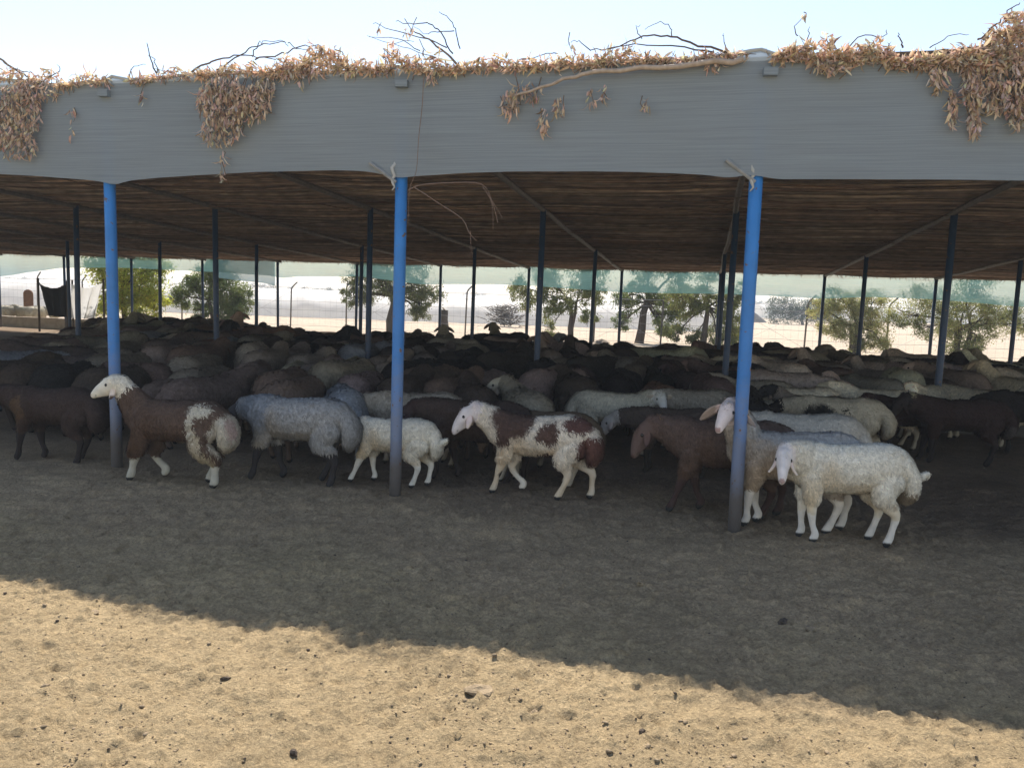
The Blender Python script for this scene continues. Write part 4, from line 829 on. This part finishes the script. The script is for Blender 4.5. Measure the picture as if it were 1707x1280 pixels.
def circles(x, y, a, s=1): return [(x + math.cos(a) * d * s, y + math.sin(a) * d * s) for d in (-.34, -.08, .18)]
occ = []
for x, y, a in HERO_XY: occ += circles(x, y, a) + [(x + math.cos(a) * .5, y + math.sin(a) * .5)]
for r_ in range(4):
    for c in range(-11, 6): q = S(c * SP, ROWS[r_]); occ.append((q.x, q.y, .16))
fr = np.random.default_rng(21); flock = []
CREAMS = [(1325, 741, LEFT + .1, 2, 'cream', 'cream backed sheep beyond the black and cream one, head to the left'), (1462, 744, LEFT - .25, 4, 'cream', 'cream sheep facing left just left of the near blue post at right'), (1252, 722, LEFT, 4, 'taupe', 'tan backed sheep facing left directly behind the right front post'),
          (1150, 752, LEFT + .2, 2, 'taupe', 'tan sheep between the woolly cream one and the right front post'), (1095, 738, math.pi / 2, 0, 'rust brown', 'rust brown rump rising behind the woolly cream sheep'), (1622, 738, math.pi / 2 + .5, 2, 'cream', 'cream rounded back behind the dark sheep at the right, seen from behind'),
          (1548, 730, math.pi + .5, 5, 'cream', 'cream sheep at the foot of the near blue post at right'), (572, 760, math.pi / 2 + .3, 0, 'blue grey', 'blue grey rounded rump above the blue grey woolly sheep'), (690, 772, LEFT + .1, 2, 'taupe', 'pale tan back showing above the white lamb at the middle post')]
for q_ in CREAMS:
    g_ = ground_at(q_[0], q_[1]); occ += circles(g_.x, g_.y, q_[2])
def inview(x, y, z=.7):
    P = Vector((x, y, z - H)); d = P.dot(fwd); px = 853.5 + F * P.dot(xr) / d; py = 640 - F * P.dot(yr) / d; return px, py
def clear(cs, rad):
    for cx, cy in cs:
        for q in occ:
            rr = rad if len(q) == 2 else .26
            if (cx - q[0]) ** 2 + (cy - q[1]) ** 2 < rr * rr: return False
    return True
def vmin(u):
    if u < -5.2: return 1.1
    if u < -3.0: return .95
    if u < -1.9: return 1.5
    if u < .2: return 3.1 if u < -.6 else 2.2
    if u < 1.0: return 2.6
    return 4.8
placed = 0
for it in range(26000):
    v = .9 + 13.2 * (fr.random() ** .85); x_lo, x_hi = -7 - v * .75, 3.4 + v * .48; u = fr.uniform(x_lo, x_hi)
    if v < vmin(u) or (5.3 < v < 6.6 and .4 < u < 7.2): continue
    if v > 11.3 + (1.2 if u > 0 else 0) + .9 * math.sin(u * .9): continue
    p = S(u, v); px, py = inview(p.x, p.y)
    if not (-60 < px < 1770): continue
    flow = vnoise(np.array([[p.x, p.y, 0]]), .28, 17)[0] * 1.0
    base_h = (math.pi / 2 + flow) if fr.random() < (.84 if (u < 0 and v < 8) else .66) else (LEFT if fr.random() < .6 else -TH); a = base_h + fr.normal(0, .28)
    cs = circles(p.x, p.y, a)
    if not clear(cs, .36): continue
    occ += cs; flock.append((u, v, p, a)); placed += 1
    if placed > 262: break
print('flock', len(flock))
# names for places: nearest post and the side of it
def ordinal(n): return ['', 'first', 'second', 'third', 'fourth', 'fifth', 'sixth', 'seventh', 'eighth', 'ninth', 'tenth', 'eleventh', 'twelfth', 'thirteenth'][n]
vis = []
for r_, cols in enumerate([range(-2, 1), range(-4, 2), range(-6, 3), range(-8, 3)]):
    for k, c in enumerate(cols): vis.append((r_, k + 1, c * SP, ROWS[r_], len(cols)))
def where(u, v):
    r_, k, pu, pv, n = min(vis, key=lambda q: (u - q[2]) ** 2 + (v - q[3]) ** 2); du, dv = u - pu, v - pv
    side = 'left' if du < 0 else 'right'; dep = 'behind' if dv > 0 else 'before'
    if abs(du) > 2 * abs(dv): pos = 'just %s of' % side if abs(du) < .9 else 'well %s of' % side
    elif abs(dv) > 2 * abs(du): pos = 'just %s' % dep if abs(dv) < 1.2 else 'well %s' % dep
    else: pos = '%s-%s of' % (dep, side)
    return '%s %s post in %s row' % (pos, ordinal(k), ['front', 'second', 'third', 'rear'][r_])
labels = {}; recs = []
for u, v, p, a in flock:
    cn = colour_name(u, v, fr); rel = (a - math.pi / 2 + math.pi) % (2 * math.pi) - math.pi
    face_ = 'rump to viewer' if abs(rel) < .7 else ('facing left' if 0 < rel < 2.4 else ('facing right' if -2.4 < rel < 0 else 'facing viewer'))
    if cn in ('cream',) and fr.random() < .0: cn = 'taupe'
    pi_ = int(fr.choice(len(PROTO), p=[.19, .14, .19, .13, .15, .13, .07])); sc_ = fr.uniform(.96, 1.12)
    if v < 6 and pi_ == 6: pi_ = 2
    recs.append([u, v, p, a, cn, face_, pi_, sc_])
for q_ in CREAMS:
    s = .97; place_sheep(PROTO[q_[3]], ground_at(q_[0], q_[1]), q_[2], (s, s * 1.1, s * .98), tuple(np.array(PAL[q_[4]]) * (1.15 if q_[4] == 'cream' else 1)), q_[5], 'sheep packed in the shade of the shelter')
groups = {}
for q in recs: groups.setdefault('%s sheep %s %s' % (q[4], q[5], where(q[0], q[1])), []).append(q)
for lb, qs in groups.items():
    qs.sort(key=lambda q: q[1])
    for i, q in enumerate(qs):
        l = lb if len(qs) == 1 else (['nearer ', 'farther '] if len(qs) == 2 else ['nearest ', 'second nearest ', 'third nearest ', 'fourth nearest ', 'fifth nearest ', 'sixth nearest '])[i] + lb
        c = np.array(PAL[q[4]]) * fr.uniform(.85, 1.18) * (1 + .05 * fr.normal(size=3)); s = q[7]
        place_sheep(PROTO[q[6]], q[2], q[3], (s, s * fr.uniform(1.02, 1.25), s * fr.uniform(.92, 1.02)), tuple(np.clip(c, .01, .8)), l, 'sheep packed in the shade of the shelter', eyes=q[1] < 7)
# pale sheep in the sun beyond the wall
for i, (px, py, hdg, lb) in enumerate([(8, 541, 1.9, 'pale cream sheep farthest left in the sun beyond the wall'), (24, 542, 1.2, 'pale sheep second from left in the sun beyond the wall'), (44, 543, 2.9, 'pale cream sheep broadside in the sun before the brown board'), (62, 544, 1.6, 'pale sheep in the sun seen from behind below the dark tarpaulin'), (76, 541, 3.3, 'cream sheep with dark face nearest the dark tarpaulin')]):
    place_sheep(PROTO[(i * 2) % 5], G(px, py), hdg, .95, (.55, .50, .40), lb, 'pale sheep in the sun beyond the wall', eyes=False)

# ---------------------------------------------------------------- dry branches on the roof edge
def px3(px, py, off=0.0): return on_front(px, py, -.09 - off)
def dry_branch(label, twigs, leaves, seed, name='dry_branch', top_c=(.68, .50, .34), hang_c=(.64, .51, .41)):
    """twigs: (radius_m, [(px, py, off)...]); leaves: (px, py, rx, ry, count, hang, depth)"""
    r = np.random.default_rng(seed); allp = [px3(q[0], q[1]) for t in twigs for q in t[1]] + [px3(l[0], l[1]) for l in leaves]
    c = sum(allp, Vector()) / len(allp); e = empty(name, c); tag(e, label, 'dry branch'); b = MB()
    for rad, pts in twigs:
        P = [px3(q[0], q[1], q[2] if len(q) > 2 else 0) for q in pts]; A = catmull([tuple(p) for p in P], 4)
        A[1:-1] += r.normal(size=(len(A) - 2, 3)) * .006
        g = r.uniform(.7, 1.2); cc = (.42 * g, .34 * g, .27 * g) if rad > .013 else (.20 * g, .155 * g, .12 * g) if rad > .009 else (.13 * g, .09 * g, .07 * g)
        bt = MB(); bt.tube([Vector(a) - c for a in A], list(np.linspace(rad, rad * .4, len(A))), 6, cc); bt.build('stem', M['twig'], e, True)
    for l in leaves:                                      # fine twiglets that carry the leaves
        px, py, rx, ry, n, hang, dep = l
        for k in range(max(1, n // 22)):
            x = px + r.uniform(-rx, rx); y = py + r.uniform(-ry, ry) * .6; o_ = r.uniform(0, dep)
            p = px3(x, y, o_) - c; L = r.uniform(.06, .2); d = Vector((r.normal() * .35, r.normal() * .15, (-1.1 if hang > .5 else r.uniform(-.2, .9)))).normalized()
            if hang <= .5: L *= .8
            b.tube([p - d * L * .5, p + Vector(r.normal(size=3)) * .015, p + d * L * .5], [.0035, .003, .0015], 4, (.16, .11, .075))
    b.build('twiglets', M['twig'], e, True)['kind'] = 'stuff'
    Ps = []; Ds = []; Cs = []
    for px, py, rx, ry, n, hang, dep in leaves:
        for k in range(n):
            th_ = r.uniform(0, 6.283); q = math.sqrt(r.random()); x = px + rx * q * math.cos(th_); y = py + ry * q * math.sin(th_); Ps.append(px3(x, y, r.uniform(0, dep)) - c)
            d = Vector(r.normal(size=3)); d = d * (.9 - .6 * hang) + Vector((0, 0, -1)) * 1.6 * hang + Vector((r.normal() * .25, -.2, 0)); d.normalize(); Ds.append(tuple(d)); Cs.append(np.array(top_c) * (1 - hang) + np.array(hang_c) * hang if r.random() < .8 else np.array(top_c if hang > .5 else hang_c))
    V, Fc, C = leaf_mesh(np.array([tuple(p) for p in Ps]), np.array(Ds), .060, .017, np.array(Cs), .28, .7, seed, fold=.35, broad=True)
    obj('leaves', mesh_np('leaves', V, Fc, C), M['leaf_dry'], e); return e
def top_line(px): return float(np.interp(px, [q[0] for q in meas], [q[1] for q in meas]))
def mound(x0, x1, h, n, lo=-5, dep=.0):                   # a heap of leaves along the roof edge, h pixels tall; sits on the edge
    out = []; k = max(1, int((x1 - x0) / 16))
    for i in range(k):
        x = x0 + (x1 - x0) * (i + .5) / k; hh = h * (.25 + 1.0 * rng.random()) * (math.sin(math.pi * (i + .5) / k) ** .4); y = top_line(x) + 3 - hh * .62
        out.append((x, y, 14, hh * .6, int(n * 1.05 / k), .15, dep - .0))
    return out
def back(ls, b0=-.35): return [(*l[:6], b0) for l in ls]
dry_branch('bundle of dry leafy twigs hanging over the valance at the left edge', [(.012, [(-30, 80), (5, 102), (40, 125), (75, 138)]), (.007, [(0, 98), (22, 114), (50, 122)]), (.005, [(60, 140), (100, 120), (95, 108)])],
           mound(-30, 178, 20, 420) + [(20, 190, 48, 50, 620, 1, .10), (30, 240, 32, 22, 130, 1, .08), (50, 150, 32, 22, 160, .8, .08), (119, 200, 5, 26, 10, 1, .03), (90, 155, 5, 12, 8, 1, .03)], 1)
dry_branch('dark forked twig and thin leaf layer left of the hanging bundle', [(.007, [(262, 125), (252, 100), (245, 72)]), (.005, [(262, 122), (258, 100), (247, 93)]), (.004, [(215, 130), (222, 112), (243, 108)])],
           mound(218, 345, 13, 190) + [(238, 160, 4, 13, 7, 1, .03)], 2)
dry_branch('thick curtain of dry leaves hanging left of the middle post', [(.008, [(320, 120), (345, 105), (380, 96), (420, 94), (460, 100)]), (.006, [(360, 118), (400, 90), (430, 78), (470, 70), (480, 78)]), (.005, [(420, 95), (430, 76), (438, 70), (475, 70)])],
           mound(330, 470, 18, 300) + [(372, 165, 44, 40, 560, 1, .12), (368, 215, 36, 26, 190, 1, .10), (415, 170, 34, 32, 260, 1, .09), (440, 150, 20, 22, 90, 1, .06), (372, 265, 5, 14, 12, 1, .04), (371, 292, 6, 10, 10, 1, .04)], 3)
dry_branch('rounded heap of dry leaves with arching twigs on the roof edge', [(.006, [(425, 100), (470, 90), (500, 78), (530, 76), (545, 95)]), (.004, [(480, 72), (500, 84), (520, 80)])],
           mound(452, 580, 40, 650) + [(505, 118, 30, 9, 80, .9, .04), (475, 124, 5, 14, 10, 1, .03), (500, 128, 5, 12, 10, 1, .03)], 4)
dry_branch('bare forked twigs rising above the leaves right of the middle post', [(.010, [(770, 118), (745, 90), (715, 65), (690, 53)]), (.006, [(755, 90), (735, 55), (715, 40), (690, 40), (660, 36)]), (.005, [(767, 82), (760, 50), (748, 30), (732, 20)]), (.005, [(745, 80), (700, 62), (650, 50), (622, 40)]), (.004, [(757, 52), (730, 53), (710, 55), (690, 45)]), (.004, [(650, 120), (645, 90), (655, 72), (690, 70)]), (.004, [(750, 110), (720, 95), (670, 78), (612, 60)]), (.004, [(700, 85), (660, 64), (615, 62)])],
           mound(578, 765, 27, 640) + [(676, 50, 5, 7, 5, .8, 0), (633, 50, 3, 3, 3, .8, 0), (689, 48, 3, 8, 3, .9, 0), (708, 78, 3, 5, 3, .8, 0), (720, 130, 8, 8, 14, .8, .04)], 5)
dry_branch('long peeled stick with leafy twigs lying over the valance top', [(.021, [(1240, 98, .03), (1130, 110, .05), (1010, 119, .07), (960, 128, .07), (915, 143, .06), (858, 160, .04)]), (.008, [(1215, 90), (1150, 70), (1110, 60), (1070, 63), (1030, 76), (985, 84)]), (.006, [(1190, 88), (1120, 78), (1040, 77), (1000, 84)]), (.004, [(1120, 62), (1118, 45), (1095, 40), (1075, 50)]), (.004, [(1212, 86), (1206, 68), (1206, 56)]), (.004, [(930, 90), (900, 92), (850, 105)]), (.004, [(1070, 65), (1060, 48), (1067, 42)]), (.004, [(985, 85), (965, 68), (952, 72)])],
           mound(760, 1010, 20, 560) + mound(990, 1110, 30, 280) + mound(1100, 1245, 8, 150) + [(852, 170, 16, 22, 70, 1, .05), (868, 150, 14, 12, 30, .8, .05), (890, 150, 12, 18, 26, .9, .05), (906, 200, 9, 24, 34, 1, .04), (932, 178, 9, 18, 24, 1, .04), (985, 160, 8, 16, 16, 1, .04), (1005, 152, 7, 14, 12, 1, .04), (1078, 172, 6, 14, 10, 1, .04), (1190, 108, 14, 7, 16, .7, .04), (952, 72, 4, 4, 3, .8, 0)], 6)
dry_branch('band of pale dry leaves on the roof edge right of the right post', [(.005, [(1340, 100), (1345, 70), (1350, 45)]), (.005, [(1400, 100), (1430, 62), (1470, 60), (1478, 50)]), (.006, [(1505, 80), (1502, 68), (1497, 55)]), (.004, [(1330, 60), (1325, 45), (1340, 28)])],
           mound(1290, 1420, 36, 560) + mound(1400, 1540, 30, 560) + [(1385, 112, 28, 10, 90, .5, .05), (1340, 26, 4, 3, 4, .5, 0)], 7)
dry_branch('large dry leafy branch overhanging the valance at the right edge', [(.012, [(1800, 30), (1740, 50), (1690, 70), (1640, 78), (1560, 85)]), (.007, [(1630, 66), (1660, 45), (1680, 18), (1700, 5)]), (.006, [(1600, 82), (1650, 76), (1700, 52)]), (.006, [(1590, 96), (1640, 92), (1700, 78)]), (.004, [(1550, 80), (1580, 62), (1615, 58)])],
           mound(1530, 1760, 28, 700) + [(1680, 70, 40, 24, 330, .2, 0), (1640, 95, 60, 18, 420, .3, .05), (1700, 40, 25, 22, 160, .2, 0), (1565, 130, 16, 20, 60, .9, .05), (1588, 175, 8, 38, 60, 1, .05), (1622, 140, 18, 34, 150, 1, .06), (1626, 200, 11, 28, 80, 1, .05), (1660, 150, 22, 34, 150, 1, .06), (1695, 150, 22, 60, 260, 1, .08), (1730, 150, 25, 60, 200, 1, .08)], 8)
# thin twig dangling at the middle post
dk = empty('hanging_twig', px3(700, 310)); tag(dk, 'thin forked twig dangling from the valance beside the middle post', 'twig'); b = MB(); c0 = Vector(dk.location)
for rad, pts in [(.0035, [(706, 128), (704, 175), (698, 230), (694, 285), (683, 316), (680, 380)]), (.005, [(680, 318), (700, 309), (750, 305), (802, 307), (820, 335), (830, 372)]), (.0045, [(690, 312), (730, 338), (770, 365), (782, 388), (795, 402)]), (.003, [(805, 312), (820, 340), (822, 386)]), (.003, [(810, 320), (830, 350), (838, 365)]), (.0025, [(784, 385), (786, 430)])]:
    b = MB(); A = catmull([tuple(px3(*q, .04) - c0) for q in pts], 4); b.tube([Vector(a) for a in A], list(np.linspace(rad, rad * .5, len(A))), 5, (.20, .14, .11)); b.build('stem', M['twig'], dk, True)

# ---------------------------------------------------------------- clods and dung on the yard
def rock_mesh(name, sx, sy, sz, seed, sub=2, rough_=.25, flat=False):
    bm = bmesh.new(); bmesh.ops.create_icosphere(bm, subdivisions=sub, radius=1); V = np.array([v.co[:] for v in bm.verts]); d = 1 + rough_ * vnoise(V + seed * 3.7, 1.6, seed) + rough_ * .5 * vnoise(V + seed, 4, seed + 1); V = V * d[:, None] * [sx, sy, sz]
    for v, c in zip(bm.verts, V): v.co = c
    me = bpy.data.meshes.new(name); bm.to_mesh(me); bm.free(); me.polygons.foreach_set('use_smooth', [sub > 2] * len(me.polygons)); return me
for i, (px, py, sx, sy, sz, m, lb) in enumerate([(800, 1155, .062, .045, .016, 'clod', 'flat cracked plate of dry mud lying in the sun, largest clod'), (890, 1183, .035, .018, .010, 'clod', 'narrow pale clod to the right of the cracked mud plate'), (490, 1250, .018, .014, .014, 'dung', 'black lump of dung nearest the bottom left of the sunny ground'), (1070, 1222, .018, .013, .010, 'dung', 'dark lump in the sun below the cracked mud plate'), (158, 1021, .030, .018, .008, 'clod', 'thin flat stone at the shadow edge on the left'), (375, 1127, .02, .012, .009, 'dung', 'dark oblong clod in the sun left of centre'), (1352, 1048, .030, .022, .016, 'clod', 'rough grey clod in the shade at right'), (1066, 977, .026, .02, .014, 'clod', 'dark clod lying in the shade right of centre'), (1305, 1038, .03, .02, .016, 'dung', 'dark dung clod in the shade left of the rough grey clod')]):
    o = obj('clod', rock_mesh('clod', sx, sy, sz, i + 3, 2, .45), M[m]); g_ = ground_at(px, py); o.location = (g_.x, g_.y, gz(g_.x, g_.y) + sz * .2); o.rotation_euler.z = i * 1.3; tag(o, lb, 'clod')
def scatter():
    r = np.random.default_rng(77)
    for nm, mname, n, smin, smax in (('pebbles', 'clod', 3400, .002, .006), ('dung_pellets', 'dung', 700, .002, .005)):
        base = rock_mesh('q', 1, 1, .7, 5, 1); bv = np.array([v.co[:] for v in base.vertices]); bf = np.array([p.vertices[:] for p in base.polygons])
        px = r.uniform(-40, 1750, n); py = 700 + 600 * r.random(n) ** .55
        V = []; Fc = []
        for i in range(n):
            g = ground_at(px[i], py[i]); 
            if (vnoise(np.array([[g.x, g.y, 0]]), 1.6, 8)[0] + r.random() * 1.2 - .4) < 0: continue
            s = r.uniform(smin, smax) * (1 + 1.2 * (r.random() < .06)); a = r.uniform(0, 6.28); q = bv * (1 + .14 * r.normal(size=bv.shape)) * [s * r.uniform(.8, 1.6), s, s * r.uniform(.6, 1)]
            q = np.stack([q[:, 0] * math.cos(a) - q[:, 1] * math.sin(a), q[:, 0] * math.sin(a) + q[:, 1] * math.cos(a), q[:, 2]], 1) + [g.x, g.y, gz(g.x, g.y) + s * .25]
            Fc.append(bf + len(V) * len(bv)); V.append(q)
        tag(obj(nm, mesh_np(nm, np.concatenate(V), np.concatenate(Fc)), M[mname]), {'pebbles': 'small crumbs of dry earth strewn over the yard', 'dung_pellets': 'dark dung pellets strewn over the yard'}[nm], 'ground litter', kind='stuff')
scatter()

# ---------------------------------------------------------------- haze
b = MB(); b.box((0, 340, 4.25), 1300, 800, 10.5); hz = b.build('haze', None); tag(hz, 'thin pale dusty haze over the fields', kind='stuff')
hm = bpy.data.materials.new('haze'); hm.use_nodes = True; N = hm.node_tree.nodes; N.remove(N['Principled BSDF']); pv = N.new('ShaderNodeVolumePrincipled'); pv.inputs['Color'].default_value = (.86, .93, 1, 1); pv.inputs['Density'].default_value = .0020; pv.inputs['Anisotropy'].default_value = .1
hm.node_tree.links.new(pv.outputs[0], N['Material Output'].inputs['Volume']); hz.data.materials.append(hm)
